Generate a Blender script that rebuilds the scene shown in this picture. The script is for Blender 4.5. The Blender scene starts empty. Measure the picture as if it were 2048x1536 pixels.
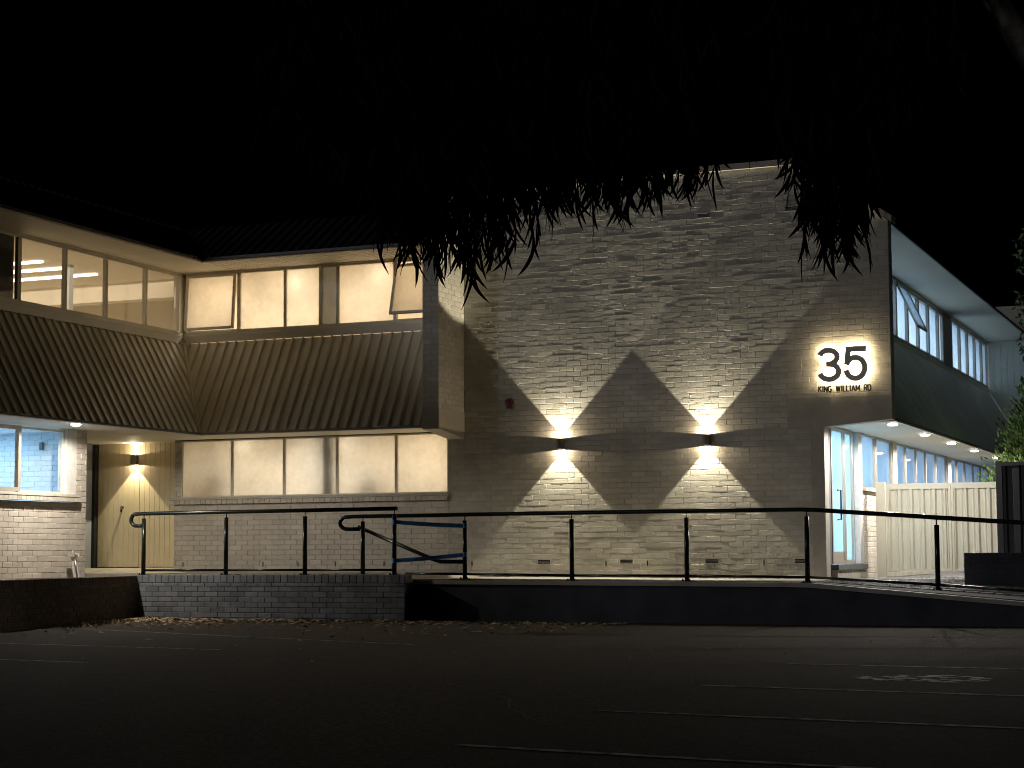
import bpy, math, random
from mathutils import Vector, Matrix, Euler
random.seed(7)
R = math.radians
S = bpy.context.scene
COL = S.collection

# ------------------------------------------------------------------ camera, sky, exposure
cam_d = bpy.data.cameras.new('camera'); cam = bpy.data.objects.new('camera', cam_d); COL.objects.link(cam)
cam_d.sensor_fit = 'HORIZONTAL'; cam_d.sensor_width = 36.0; cam_d.lens = 3687.5/2048*36
cam_d.clip_start = 0.1; cam_d.clip_end = 3000
_r = Vector((0.92224019, 0.38658655, -0.00488527)); _u = Vector((0.04014187, -0.08317945, 0.99572577)); _f = Vector((-0.38452783, 0.91849443, 0.09222974))
cam.matrix_world = Matrix(((_r.x, _u.x, -_f.x, 0), (_r.y, _u.y, -_f.y, 0), (_r.z, _u.z, -_f.z, 1.1), (0, 0, 0, 1)))
S.camera = cam
W = bpy.data.worlds.new('World'); S.world = W; W.use_nodes = True
wn = W.node_tree.nodes; sky = wn.new('ShaderNodeTexSky'); sky.sky_type = 'NISHITA'; sky.sun_disc = False
sky.sun_elevation = R(-7); sky.sun_rotation = R(200); sky.air_density = 1.0
wn['Background'].inputs['Strength'].default_value = 0.05
W.node_tree.links.new(sky.outputs[0], wn['Background'].inputs['Color'])
sun_d = bpy.data.lights.new('street_light', 'SUN'); sun_d.energy = 0.19; sun_d.angle = R(8); sun_d.color = (0.97, 0.98, 1.0)  # sun lamp standing in for a distant street light at front left
sun = bpy.data.objects.new('street_light', sun_d); COL.objects.link(sun)
sun.rotation_euler = Vector((0.50, 0.82, -0.27)).to_track_quat('-Z', 'Y').to_euler()
S.view_settings.view_transform = 'Standard'; S.view_settings.look = 'None'; S.view_settings.gamma = 1.0
S.view_settings.exposure = 0.0; S.view_settings.use_curve_mapping = False
S.cycles.max_bounces = 8; S.cycles.diffuse_bounces = 4; S.cycles.glossy_bounces = 3; S.cycles.transmission_bounces = 4
S.cycles.transparent_max_bounces = 16; S.cycles.sample_clamp_indirect = 3.0
S.cycles.filter_width = 1.05; S.cycles.caustics_reflective = False; S.cycles.caustics_refractive = False

# ------------------------------------------------------------------ materials
def mat(name, col, rough=0.6, metal=0.0, noise=None, bump=None, spec=0.5, rnd=0.0, extra=None):
    m = bpy.data.materials.new(name); m.use_nodes = True
    nt = m.node_tree; N = nt.nodes; L = nt.links
    b = N['Principled BSDF']; b.inputs['Base Color'].default_value = (*col, 1)
    b.inputs['Roughness'].default_value = rough; b.inputs['Metallic'].default_value = metal
    b.inputs['Specular IOR Level'].default_value = spec
    geo = N.new('ShaderNodeNewGeometry')
    cur = None
    if noise:
        sc, amt = noise
        n = N.new('ShaderNodeTexNoise'); n.inputs['Scale'].default_value = sc; n.inputs['Detail'].default_value = 8
        L.new(geo.outputs['Position'], n.inputs['Vector'])
        r = N.new('ShaderNodeMapRange'); r.inputs[1].default_value = 0.3; r.inputs[2].default_value = 0.7
        r.inputs[3].default_value = 1-amt; r.inputs[4].default_value = 1+amt*0.6
        L.new(n.outputs['Fac'], r.inputs[0]); cur = r.outputs[0]
    if rnd:
        at = N.new('ShaderNodeAttribute'); at.attribute_name = 'tone'
        oi = N.new('ShaderNodeObjectInfo')
        ad = N.new('ShaderNodeMath'); ad.operation = 'ADD'; L.new(at.outputs['Fac'], ad.inputs[0]); L.new(oi.outputs['Random'], ad.inputs[1])
        fr = N.new('ShaderNodeMath'); fr.operation = 'FRACT'; L.new(ad.outputs[0], fr.inputs[0])
        r2 = N.new('ShaderNodeMapRange'); r2.inputs[3].default_value = 1-rnd; r2.inputs[4].default_value = 1+rnd*0.4
        L.new(fr.outputs[0], r2.inputs[0])
        if cur is None: cur = r2.outputs[0]
        else:
            mu = N.new('ShaderNodeMath'); mu.operation = 'MULTIPLY'; L.new(cur, mu.inputs[0]); L.new(r2.outputs[0], mu.inputs[1]); cur = mu.outputs[0]
    if cur is not None:
        mx = N.new('ShaderNodeVectorMath'); mx.operation = 'SCALE'; mx.inputs[0].default_value = col
        L.new(cur, mx.inputs['Scale']); L.new(mx.outputs[0], b.inputs['Base Color'])
    if bump:
        h = None
        for (sc, st, kind) in bump:
            if kind == 'n':
                n = N.new('ShaderNodeTexNoise'); n.inputs['Scale'].default_value = sc; n.inputs['Detail'].default_value = 6; o = n.outputs['Fac']
                L.new(geo.outputs['Position'], n.inputs['Vector'])
            else:   # sparse lumps and chips
                n = N.new('ShaderNodeTexVoronoi'); n.inputs['Scale'].default_value = sc
                L.new(geo.outputs['Position'], n.inputs['Vector'])
                nn = N.new('ShaderNodeTexNoise'); nn.inputs['Scale'].default_value = 1.3; L.new(geo.outputs['Position'], nn.inputs['Vector'])
                mr = N.new('ShaderNodeMapRange'); mr.inputs[1].default_value = 0.0; mr.inputs[2].default_value = 0.22; mr.inputs[3].default_value = 1.0; mr.inputs[4].default_value = 0.0
                L.new(n.outputs['Distance'], mr.inputs[0])
                sp = N.new('ShaderNodeSeparateColor'); L.new(n.outputs['Color'], sp.inputs[0])
                g = N.new('ShaderNodeMath'); g.operation = 'GREATER_THAN'; g.inputs[1].default_value = 0.74; L.new(sp.outputs[0], g.inputs[0])
                g2 = N.new('ShaderNodeMapRange'); g2.inputs[3].default_value = -1; g2.inputs[4].default_value = 1; L.new(sp.outputs[1], g2.inputs[0])
                m1 = N.new('ShaderNodeMath'); m1.operation = 'MULTIPLY'; L.new(mr.outputs[0], m1.inputs[0]); L.new(g.outputs[0], m1.inputs[1])
                m2 = N.new('ShaderNodeMath'); m2.operation = 'MULTIPLY'; L.new(m1.outputs[0], m2.inputs[0]); L.new(g2.outputs[0], m2.inputs[1]); o = m2.outputs[0]
            bp = N.new('ShaderNodeBump'); bp.inputs['Strength'].default_value = 1.0; bp.inputs['Distance'].default_value = st
            L.new(o, bp.inputs['Height'])
            if h is not None: L.new(h, bp.inputs['Normal'])
            h = bp.outputs[0]
        L.new(h, b.inputs['Normal'])
    return m

def emis(name, col, strength):
    m = bpy.data.materials.new(name); m.use_nodes = True; N = m.node_tree.nodes; N.clear()
    e = N.new('ShaderNodeEmission'); e.inputs[0].default_value = (*col, 1); e.inputs[1].default_value = strength
    o = N.new('ShaderNodeOutputMaterial'); m.node_tree.links.new(e.outputs[0], o.inputs[0]); return m

def glass(name, frosted, tint=(1, 1, 1), spec=0.08, rough=0.02, scale=2.2):
    m = bpy.data.materials.new(name); m.use_nodes = True; nt = m.node_tree; N = nt.nodes; L = nt.links; N.clear()
    o = N.new('ShaderNodeOutputMaterial'); mix = N.new('ShaderNodeMixShader')
    gl = N.new('ShaderNodeBsdfGlossy'); gl.inputs['Roughness'].default_value = rough
    fr = N.new('ShaderNodeFresnel'); fr.inputs[0].default_value = 1.45
    gb = N.new('ShaderNodeNewGeometry'); sb = N.new('ShaderNodeMath'); sb.operation = 'SUBTRACT'; sb.inputs[0].default_value = 1.0; L.new(gb.outputs['Backfacing'], sb.inputs[1])
    mf = N.new('ShaderNodeMath'); mf.operation = 'MULTIPLY'; L.new(fr.outputs[0], mf.inputs[0]); L.new(sb.outputs[0], mf.inputs[1])
    L.new(mf.outputs[0], mix.inputs[0]); L.new(gl.outputs[0], mix.inputs[2])
    if frosted:
        tr = N.new('ShaderNodeBsdfTranslucent')
        geo = N.new('ShaderNodeNewGeometry')
        n = N.new('ShaderNodeTexNoise'); n.inputs['Scale'].default_value = scale; n.inputs['Detail'].default_value = 9; n.inputs['Roughness'].default_value = 0.62
        L.new(geo.outputs['Position'], n.inputs['Vector'])
        r = N.new('ShaderNodeMapRange'); r.inputs[1].default_value = 0.25; r.inputs[2].default_value = 0.75; r.inputs[3].default_value = 0.70; r.inputs[4].default_value = 1.0
        nf = N.new('ShaderNodeTexNoise'); nf.inputs['Scale'].default_value = scale*11; nf.inputs['Detail'].default_value = 5
        L.new(geo.outputs['Position'], nf.inputs['Vector'])
        av = N.new('ShaderNodeMix'); av.inputs[0].default_value = 0.3; L.new(n.outputs['Fac'], av.inputs[2]); L.new(nf.outputs['Fac'], av.inputs[3])
        L.new(av.outputs[0], r.inputs[0])
        v = N.new('ShaderNodeVectorMath'); v.operation = 'SCALE'; v.inputs[0].default_value = tint; L.new(r.outputs[0], v.inputs['Scale'])
        L.new(v.outputs[0], tr.inputs[0])
        tp = N.new('ShaderNodeBsdfTransparent'); tp.inputs[0].default_value = (*tint, 1)
        m2 = N.new('ShaderNodeMixShader'); m2.inputs[0].default_value = frosted
        L.new(tp.outputs[0], m2.inputs[1]); L.new(tr.outputs[0], m2.inputs[2]); L.new(m2.outputs[0], mix.inputs[1])
        n3 = N.new('ShaderNodeTexNoise'); n3.inputs['Scale'].default_value = 60; L.new(geo.outputs['Position'], n3.inputs['Vector'])
        bp = N.new('ShaderNodeBump'); bp.inputs['Distance'].default_value = 0.0015; L.new(n3.outputs['Fac'], bp.inputs['Height'])
        (L.new(bp.outputs[0], gl.inputs['Normal']) if rough > 0.1 else None)
    else:
        tp = N.new('ShaderNodeBsdfTransparent'); tp.inputs[0].default_value = (*tint, 1); L.new(tp.outputs[0], mix.inputs[1])
    L.new(mix.outputs[0], o.inputs[0]); return m

PB = [(55, 0.004, 'n'), (9, 0.035, 'v'), (15, 0.022, 'v')]
M = dict(
    brick=mat('painted_brick', (0.52, 0.495, 0.45), 0.6, noise=(3.0, 0.16), bump=PB, rnd=0.16),
    brick_side=mat('painted_brick_side', (0.64, 0.59, 0.52), 0.6, noise=(3.0, 0.12), bump=[(55, 0.002, 'n')], rnd=0.12),
    mortar=mat('painted_mortar', (0.51, 0.485, 0.44), 0.7, bump=[(40, 0.004, 'n')]),
    lintel=mat('painted_concrete', (0.40, 0.37, 0.33), 0.6, noise=(5, 0.15), bump=[(30, 0.002, 'n')]),
    block=mat('grey_block', (0.21, 0.225, 0.255), 0.75, noise=(4, 0.25), bump=[(60, 0.003, 'n')], rnd=0.3),
    garden_brick=mat('shaded_brick', (0.10, 0.075, 0.065), 0.85, noise=(4, 0.3), bump=[(60, 0.003, 'n')], rnd=0.35),  # wall side turned from the light; its shade is put into the colour
    block_mortar=mat('dark_mortar', (0.07, 0.07, 0.075), 0.9, bump=[(60, 0.003, 'n')]),
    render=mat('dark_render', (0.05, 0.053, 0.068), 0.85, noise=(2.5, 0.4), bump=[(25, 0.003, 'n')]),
    clad=mat('cream_metal', (0.80, 0.77, 0.69), 0.40, metal=0.0, noise=(1.2, 0.14)),
    dark_clad=mat('dark_metal', (0.034, 0.032, 0.034), 0.85, noise=(2, 0.3), spec=0.1),
    east_clad=mat('grey_metal', (0.76, 0.73, 0.62), 0.45, noise=(1.0, 0.15)),
    soffit=mat('soffit_paint', (0.78, 0.72, 0.58), 0.6, noise=(0.8, 0.06)),
    frame=mat('frame_metal', (0.74, 0.69, 0.58), 0.4),
    frame_e=mat('frame_east', (0.42, 0.38, 0.32), 0.35, metal=0.3),
    door=mat('door_paint', (0.70, 0.61, 0.42), 0.5, noise=(3, 0.06)),
    dark_panel=mat('slate_paint', (0.13, 0.14, 0.155), 0.5, noise=(3, 0.15)),
    white=mat('white_paint', (0.75, 0.74, 0.72), 0.5, noise=(8, 0.15), bump=[(40, 0.002, 'n')]),
    sill=mat('sill_paint', (0.58, 0.54, 0.46), 0.5, noise=(8, 0.15), bump=[(40, 0.002, 'n')], rnd=0.15),
    black=mat('black_metal', (0.018, 0.020, 0.022), 0.28, metal=0.2),
    rail=mat('rail_metal', (0.035, 0.042, 0.042), 0.22, metal=0.6),
    asphalt=mat('asphalt', (0.064, 0.047, 0.034), 0.9, noise=(42, 0.85), bump=[(60, 0.012, 'n'), (180, 0.005, 'n')], spec=0.25),
    slab=mat('concrete_slab', (0.32, 0.30, 0.27), 0.6, noise=(2.5, 0.3), bump=[(40, 0.002, 'n')]),
    paver=mat('paver', (0.22, 0.22, 0.21), 0.6, noise=(4, 0.3), bump=[(50, 0.003, 'n')], rnd=0.35),
    soil=mat('soil', (0.10, 0.075, 0.05), 0.95, noise=(12, 0.4), bump=[(30, 0.02, 'n')]),
    line=mat('line_paint', (0.42, 0.41, 0.38), 0.7),
    tape=mat('blue_tape', (0.10, 0.36, 0.95), 0.5),
    red=mat('red_enamel', (0.09, 0.010, 0.008), 0.35),
    vent=mat('vent_metal', (0.10, 0.10, 0.10), 0.6),
    lamp_body=mat('lamp_metal', (0.22, 0.20, 0.20), 0.35, metal=0.6),
    steel=mat('brushed_steel', (0.35, 0.33, 0.32), 0.32, metal=0.8),
    wall_in=mat('interior_paint', (0.74, 0.67, 0.55), 0.8),
    wall_cool=mat('interior_white', (0.70, 0.74, 0.78), 0.8, rnd=0.1),
    gatem=mat('gate_metal', (0.66, 0.62, 0.50), 0.4, noise=(1, 0.08)),
    fence=mat('charcoal_fence', (0.055, 0.055, 0.06), 0.45, noise=(1.5, 0.2)),
    bark=mat('bark', (0.16, 0.145, 0.13), 0.85, noise=(5, 0.35), bump=[(14, 0.02, 'n')]),
    gum=mat('gum_leaf', (0.010, 0.012, 0.007), 0.95, noise=(6, 0.4), spec=0.0),  # darker than real foliage, so the unlit look is in the colour
    twig=mat('twig_bark', (0.015, 0.012, 0.01), 0.95, spec=0.0),  # near-black copy of the bark, painted dark so twigs read as unlit
    conifer=mat('conifer_leaf', (0.12, 0.20, 0.035), 0.6, noise=(7, 0.45)),
    leaf=mat('shrub_leaf', (0.11, 0.17, 0.05), 0.5, noise=(6, 0.4)),
    litter=mat('dry_leaf', (0.46, 0.34, 0.20), 0.8, noise=(9, 0.5)),
    weed=mat('weed_leaf', (0.12, 0.12, 0.03), 0.7, noise=(9, 0.4)),
    frost=glass('frosted_glass', 0.93, (0.95, 0.92, 0.86), rough=0.18, scale=1.3),
    frost_cool=glass('curtained_glass', 0.90, (0.88, 0.94, 1.0), rough=0.03, scale=1.2),
    frost_dim=glass('grey_glass', 0.95, (0.46, 0.45, 0.42), rough=0.2),
    glass=glass('clear_glass', 0.0, (0.93, 0.93, 0.92)),
    glow=emis('lamp_glow', (1.0, 0.86, 0.60), 14.0),
    glow_white=emis('downlight_glow', (1.0, 0.93, 0.86), 30.0),
    halo=emis('halo_led', (1.0, 0.80, 0.46), 62),
    tube=emis('ceiling_strip', (1.0, 0.90, 0.72), 7.0),
    globe=emis('globe_lamp', (1.0, 0.84, 0.60), 24.0),
)

# ------------------------------------------------------------------ mesh helpers
class MB:
    def __init__(s): s.v = []; s.f = []; s.t = []
    def add(s, vs, fs, tone=0.0):
        k = len(s.v); s.v += [tuple(p) for p in vs]; s.f += [tuple(i+k for i in f) for f in fs]; s.t += [tone]*len(vs)
    def hexa(s, p, tone=0.0):       # 8 points: bottom 4 then top 4, any frame
        s.add(p, [(0, 3, 2, 1), (4, 5, 6, 7), (0, 1, 5, 4), (1, 2, 6, 5), (2, 3, 7, 6), (3, 0, 4, 7)], tone)
    def box(s, x0, x1, y0, y1, z0, z1, tone=0.0):
        s.hexa([(x0, y0, z0), (x1, y0, z0), (x1, y1, z0), (x0, y1, z0), (x0, y0, z1), (x1, y0, z1), (x1, y1, z1), (x0, y1, z1)], tone)
    def tube(s, pts, r, n=10, caps=True):
        P = [Vector(p) for p in pts]; rs = r if isinstance(r, (list, tuple)) else [r]*len(P)
        rings = []; ref = Vector((0, 0, 1))
        for i, p in enumerate(P):
            d = ((P[min(i+1, len(P)-1)]-P[max(i-1, 0)])).normalized()
            if abs(d.dot(ref)) > 0.95: ref = Vector((1, 0, 0)) if abs(d.x) < 0.9 else Vector((0, 1, 0))
            a = d.cross(ref).normalized(); b = d.cross(a)
            rings.append([p+(a*math.cos(2*math.pi*k/n)+b*math.sin(2*math.pi*k/n))*rs[i] for k in range(n)])
        vs = [q for rg in rings for q in rg]; fs = []
        for i in range(len(P)-1):
            for k in range(n):
                k2 = (k+1) % n; fs.append((i*n+k, i*n+k2, (i+1)*n+k2, (i+1)*n+k))
        if caps: fs.append(tuple(range(n))[::-1]); fs.append(tuple((len(P)-1)*n+k for k in range(n)))
        s.add(vs, fs)
    def build(s, name, m, parent=None, smooth=False, loc=(0, 0, 0)):
        me = bpy.data.meshes.new(name); me.from_pydata(s.v, [], s.f); me.materials.append(m)
        if any(s.t):
            a = me.attributes.new('tone', 'FLOAT', 'POINT'); a.data.foreach_set('value', s.t)
        if smooth: me.polygons.foreach_set('use_smooth', [True]*len(me.polygons))
        me.update(); return link(name, me, parent, loc)
def link(name, me, parent=None, loc=(0, 0, 0)):
    o = bpy.data.objects.new(name, me); COL.objects.link(o)
    L = Vector(loc)
    if parent is not None:
        o.parent = parent; L = L-wloc(parent)
    o.location = L; return o
def wloc(o):
    v = Vector(o.location)
    while o.parent is not None: o = o.parent; v += Vector(o.location)
    return v
def thing(name, label, cat, loc, group=None):
    o = bpy.data.objects.new(name, None); COL.objects.link(o); o.location = loc; o.empty_display_size = 0.2
    return tag(o, label, cat, group)
def tag(o, label, cat, group=None):
    o['label'] = label; o['category'] = cat
    if group: o['group'] = group
    return o
def struct(o): o['kind'] = 'structure'; return o
def stuff(o): o['kind'] = 'stuff'; return o
def bx(name, m, parent, x0, x1, y0, y1, z0, z1):
    b = MB(); b.box(x0, x1, y0, y1, z0, z1); return b.build(name, m, parent)

# local frames on walls: u along, n outward
class Fr:
    def __init__(s, o, u, n): s.o = Vector(o); s.u = Vector(u).normalized(); s.n = Vector(n).normalized()
    def p(s, u, n, z): q = s.o+s.u*u+s.n*n; return Vector((q.x, q.y, z))
    def box(s, mb, u0, u1, z0, z1, n0, n1, tone=0.0):
        P = s.p
        q = [P(u0, n0, z0), P(u1, n0, z0), P(u1, n1, z0), P(u0, n1, z0), P(u0, n0, z1), P(u1, n0, z1), P(u1, n1, z1), P(u0, n1, z1)]
        if s.u.cross(s.n).z < 0: q = [q[3], q[2], q[1], q[0], q[7], q[6], q[5], q[4]]
        mb.hexa(q, tone)
    def brick(s, mb, u0, u1, z0, z1, d=0.03, tone=None, jit=0.0018):
        # front face chamfered, slightly proud or tilted
        c = 0.004; P = s.p; o = random.uniform(-jit, jit)
        t = [o+random.uniform(-jit, jit)*0.8 for _ in range(4)]
        f = [P(u0+c, t[0], z0+c), P(u1-c, t[1], z0+c), P(u1-c, t[2], z1-c), P(u0+c, t[3], z1-c)]
        e = [P(u0, o-c, z0), P(u1, o-c, z0), P(u1, o-c, z1), P(u0, o-c, z1)]
        b = [P(u0, -d, z0), P(u1, -d, z0), P(u1, -d, z1), P(u0, -d, z1)]
        fs = [(0, 1, 2, 3), (4, 5, 1, 0), (5, 6, 2, 1), (6, 7, 3, 2), (7, 4, 0, 3), (8, 9, 5, 4), (9, 10, 6, 5), (10, 11, 7, 6), (11, 8, 4, 7)]
        if s.u.cross(s.n).z > 0: fs = [q[::-1] for q in fs]
        mb.add(f+e+b, fs, random.random() if tone is None else tone)
FM = Fr((0, 27.5, 0), (1, 0, 0), (0, -1, 0))
FL = Fr((-17.8, 0, 0), (0, 1, 0), (1, 0, 0))
FE = Fr((-6.4, 0, 0), (0, 1, 0), (1, 0, 0))
FD = Fr((0, 27.9, 0), (1, 0, 0), (0, -1, 0))
FR_ = Fr((-12.36, 0, 0), (0, 1, 0), (1, 0, 0))      # side of the fin
FF = Fr((0, 26.5, 0), (1, 0, 0), (0, -1, 0))        # front of the fin
BH, BL, J = 0.0857, 0.24, 0.006

def courses(fr, zs0, zs1, spans, skip=lambda u0, u1, z0, z1: False, lmin=0.03, L=BL, H=BH, off=0.0):
    """yield clipped bricks of a running bond; spans(z0,z1) -> list of (u0,u1)"""
    i0 = int(math.floor(zs0/H)); z = i0*H
    while z < zs1-0.01:
        za, zb = max(z, zs0), min(z+H, zs1)
        if zb-za > 0.025:
            for (a, b) in spans(za, zb):
                k = math.floor((a-off)/L)-1; sh = (L/2 if (int(round(z/H)) % 2) else 0)+off
                while k*L+sh < b:
                    u0, u1 = max(k*L+sh, a), min((k+1)*L+sh, b)
                    if u1-u0 > lmin and not skip(u0, u1, za, zb): yield (u0+(J/2 if u0 > a else 0), u1-(J/2 if u1 < b else 0), za+J/2, zb-J/2)
                    k += 1
        z += H

# ------------------------------------------------------------------ ground
G = 0.13
g = MB(); n = 36
xs = [-600, -150, -60]+[-40+i*2.5 for i in range(33)]+[60, 150, 600]
ys = [-600, -150, -40]+[-20+i*2.5 for i in range(33)]+[80, 150, 600]
vs = [(x, y, G) for y in ys for x in xs]; nx = len(xs)
g.add(vs, [(j*nx+i, j*nx+i+1, (j+1)*nx+i+1, (j+1)*nx+i) for j in range(len(ys)-1) for i in range(nx-1)])
ground = struct(g.build('ground', M['asphalt']))
# painted bay lines
def paint_line(p, q, w, lab):
    p, q = Vector((*p, 0)), Vector((*q, 0)); d = (q-p).normalized(); s_ = Vector((-d.y, d.x, 0))*w/2
    mb = MB(); m_ = 24; vs = []
    for i in range(m_+1):
        c = p+(q-p)*i/m_; j = random.uniform(-0.008, 0.008); k = random.uniform(0.75, 1.0)
        vs += [(c+s_*k).to_tuple()[:2]+(G+0.004,), (c-s_*k).to_tuple()[:2]+(G+0.004,)]
    mb.add(vs, [(2*i, 2*i+1, 2*i+3, 2*i+2) for i in range(m_)])
    o = mb.build('bay_line', M['worn_line'], ground); o['label'] = lab; return o
m = mat('worn_line_paint', (0.30, 0.29, 0.27), 0.8)
nt = m.node_tree; N = nt.nodes; Lk = nt.links
geo = N.new('ShaderNodeNewGeometry'); nz = N.new('ShaderNodeTexNoise'); nz.inputs['Scale'].default_value = 9; nz.inputs['Detail'].default_value = 8
Lk.new(geo.outputs['Position'], nz.inputs['Vector'])
rp = N.new('ShaderNodeValToRGB'); rp.color_ramp.elements[0].position = 0.40; rp.color_ramp.elements[0].color = (0.055, 0.05, 0.046, 1)
rp.color_ramp.elements[1].position = 0.56; rp.color_ramp.elements[1].color = (0.46, 0.44, 0.40, 1)
Lk.new(nz.outputs['Fac'], rp.inputs[0]); Lk.new(rp.outputs[0], N['Principled BSDF'].inputs['Base Color']); M['worn_line'] = m
for a, b, l in [((-15.1, 20.9), (-8.8, 18.2), 'long white line by the garden wall'), ((-14.6, 17.3), (-10.27, 16.65), 'white bay line at left'),
                ((-13.2, 14.7), (-10.18, 14.26), 'short white bay line at left'), ((-4.1, 16.06), (1.2, 15.75), 'farthest white bay line at right'),
                ((-4.05, 13.25), (1.2, 12.6), 'white bay line below the worn emblem'), ((-3.99, 10.91), (1.0, 10.3), 'faint white bay line at right'),
                ((-3.96, 8.71), (1.0, 8.0), 'nearest faint white bay line')]:
    paint_line(a, b, 0.085, l)
# worn painted patch
mb = MB()
for k in range(70):
    a = random.uniform(0, 2*math.pi); rr = math.sqrt(random.random())
    cx, cy = -2.62+math.cos(a)*0.50*rr, 14.48+math.sin(a)*0.42*rr
    if abs(rr-0.75) > 0.28 and random.random() < 0.5: continue
    q = [(cx+math.cos(t+k)*random.uniform(0.02, 0.075), cy+math.sin(t+k)*random.uniform(0.02, 0.06), G+0.004+k*0.00002) for t in (0, 1.05, 2.1, 3.14, 4.2, 5.2)]
    mb.add(q, [(0, 1, 2, 3, 4, 5)])
o = mb.build('worn_paint_marking', M['line'], ground)
# cracks
mb = MB()
for st, d, ln in [((-7.2, 21.5), (-0.25, -1), 9.0), ((-11.0, 16), (1, -0.45), 4.0), ((-6.0, 13), (0.6, -1), 4), ((-9.5, 19.5), (1, -0.2), 5), ((-9.0, 12.5), (0.9, 0.5), 4)]:
    p = Vector((*st, 0)); dv = Vector((*d, 0)).normalized(); pts = []
    for i in range(int(ln/0.15)):
        pts.append(p.copy()); dv = (dv+Vector((random.uniform(-.35, .35), random.uniform(-.35, .35), 0))).normalized()
        dv = (dv*0.8+Vector((*d, 0)).normalized()*0.35).normalized(); p += dv*0.15
    for a, b in zip(pts, pts[1:]):
        s_ = Vector((-(b-a).y, (b-a).x, 0)).normalized()*0.006
        mb.add([(a+s_).to_tuple()[:2]+(G+0.003,), (a-s_).to_tuple()[:2]+(G+0.003,), (b-s_).to_tuple()[:2]+(G+0.003,), (b+s_).to_tuple()[:2]+(G+0.003,)], [(0, 1, 2, 3)])
stuff(mb.build('asphalt_crack', mat('crack_filler', (0.11, 0.105, 0.10), 0.9), ground))

# walkway: raised slab whose top falls gently towards the right
def wz(x, y):
    if x < -12.1: z = 0.82 if y < 27 else 0.82+0.08*min(1, (y-27)/0.6)*(1 if x < -17.9 else 0)
    else: z = 0.75-(x+12.1)*0.0058
    if x > -6.1:
        t = max(0, min(1, (y-24.9)/3.2)); z -= 0.078*(x+6.1)*(1-t)
    return z
def slab(name, m, xr, yr, nx, ny, fn, z0=0.02, inset=0):
    mb = MB(); vs = []; 
    X = [xr[0]+(xr[1]-xr[0])*i/nx for i in range(nx+1)]; Y = [yr[0]+(yr[1]-yr[0])*i/ny for i in range(ny+1)]
    for y in Y:
        for x in X: vs.append((x, y, fn(x, y)))
    k = len(vs); vs += [(x, y, z0) for y in Y for x in X]; w = nx+1; fs = []
    for j in range(ny):
        for i in range(nx):
            fs.append((j*w+i, j*w+i+1, (j+1)*w+i+1, (j+1)*w+i))
    for i in range(nx):
        fs.append((i, k+i, k+i+1, i+1)); fs.append((ny*w+i, ny*w+i+1, k+ny*w+i+1, k+ny*w+i))
    for j in range(ny):
        fs.append((j*w, (j+1)*w, k+(j+1)*w, k+j*w)); fs.append((j*w+nx, k+j*w+nx, k+(j+1)*w+nx, (j+1)*w+nx))
    mb.add(vs, fs); return mb.build(name, m)
struct(slab('walkway', M['slab'], (-19.95, -12.1), (24.85, 27.85), 20, 12, wz))
struct(slab('ramp', M['slab'], (-12.09, -6.1), (25.06, 27.44), 12, 6, wz))
struct(slab('entrance_path', M['block_mortar'], (-6.09, 3.0), (25.06, 46), 24, 30, lambda x, y: wz(x, y)-0.012))
# pavers by the entrance
pv = thing('paved_entrance', 'grey paving laid in rows before the glass door and cream gate', 'paving', (-4.5, 27, 0.7))
me_p = None; cnt = 0; rest = MB()
for j in range(26):
    for i in range(20):
        x0 = -6.07+i*0.20+(0.1 if j % 2 else 0); y0 = 25.5+j*0.2
        if x0+0.19 > -2.0: continue
        zt = wz(x0+0.1, y0+0.1)+random.uniform(-0.002, 0.003)
        if me_p is None:
            b = MB(); b.hexa([(-.095, -.095, -.03), (.095, -.095, -.03), (.095, .095, -.03), (-.095, .095, -.03), (-.09, -.09, 0), (.09, -.09, 0), (.09, .09, 0), (-.09, .09, 0)])
            o = b.build('paver', M['paver'], pv, loc=(x0+.1, y0+.1, zt)); me_p = o.data
        elif cnt < 300: link('paver', me_p, pv, (x0+.1, y0+.1, zt))
        else:
            rest.hexa([(x0+.005, y0+.005, zt-.03), (x0+.195, y0+.005, zt-.03), (x0+.195, y0+.195, zt-.03), (x0+.005, y0+.195, zt-.03), (x0+.01, y0+.01, zt), (x0+.19, y0+.01, zt), (x0+.19, y0+.19, zt), (x0+.01, y0+.19, zt)], random.random())
        cnt += 1
stuff(rest.build('paver_field', M['paver'], pv))

# ------------------------------------------------------------------ low walls in front
def shared_brick(L, H, m, d=0.05):
    fr = Fr((0, 0, 0), (1, 0, 0), (0, -1, 0)); b = MB(); fr.brick(b, -L/2, L/2, -H/2, H/2, d, 0.0, 0.0008)
    me = bpy.data.meshes.new('brick'); me.from_pydata(b.v, [], b.f); me.materials.append(m); return me
_bc = {}
def put_brick(parent, fr, u0, u1, z0, z1, m, jit=0.002, d=0.05):
    key = (round(u1-u0, 2), round(z1-z0, 3), m.name)
    if key not in _bc: _bc[key] = shared_brick(u1-u0, z1-z0, m, d)
    c = fr.p((u0+u1)/2, random.uniform(-jit, jit), (z0+z1)/2)
    o = link('brick', _bc[key], parent, c)
    o.rotation_euler = (random.uniform(-jit, jit)*3, 0, math.atan2(fr.u.y, fr.u.x)+(math.pi if fr.u.cross(fr.n).z > 0 else 0)+random.uniform(-jit, jit)*2)
    return o
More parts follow.
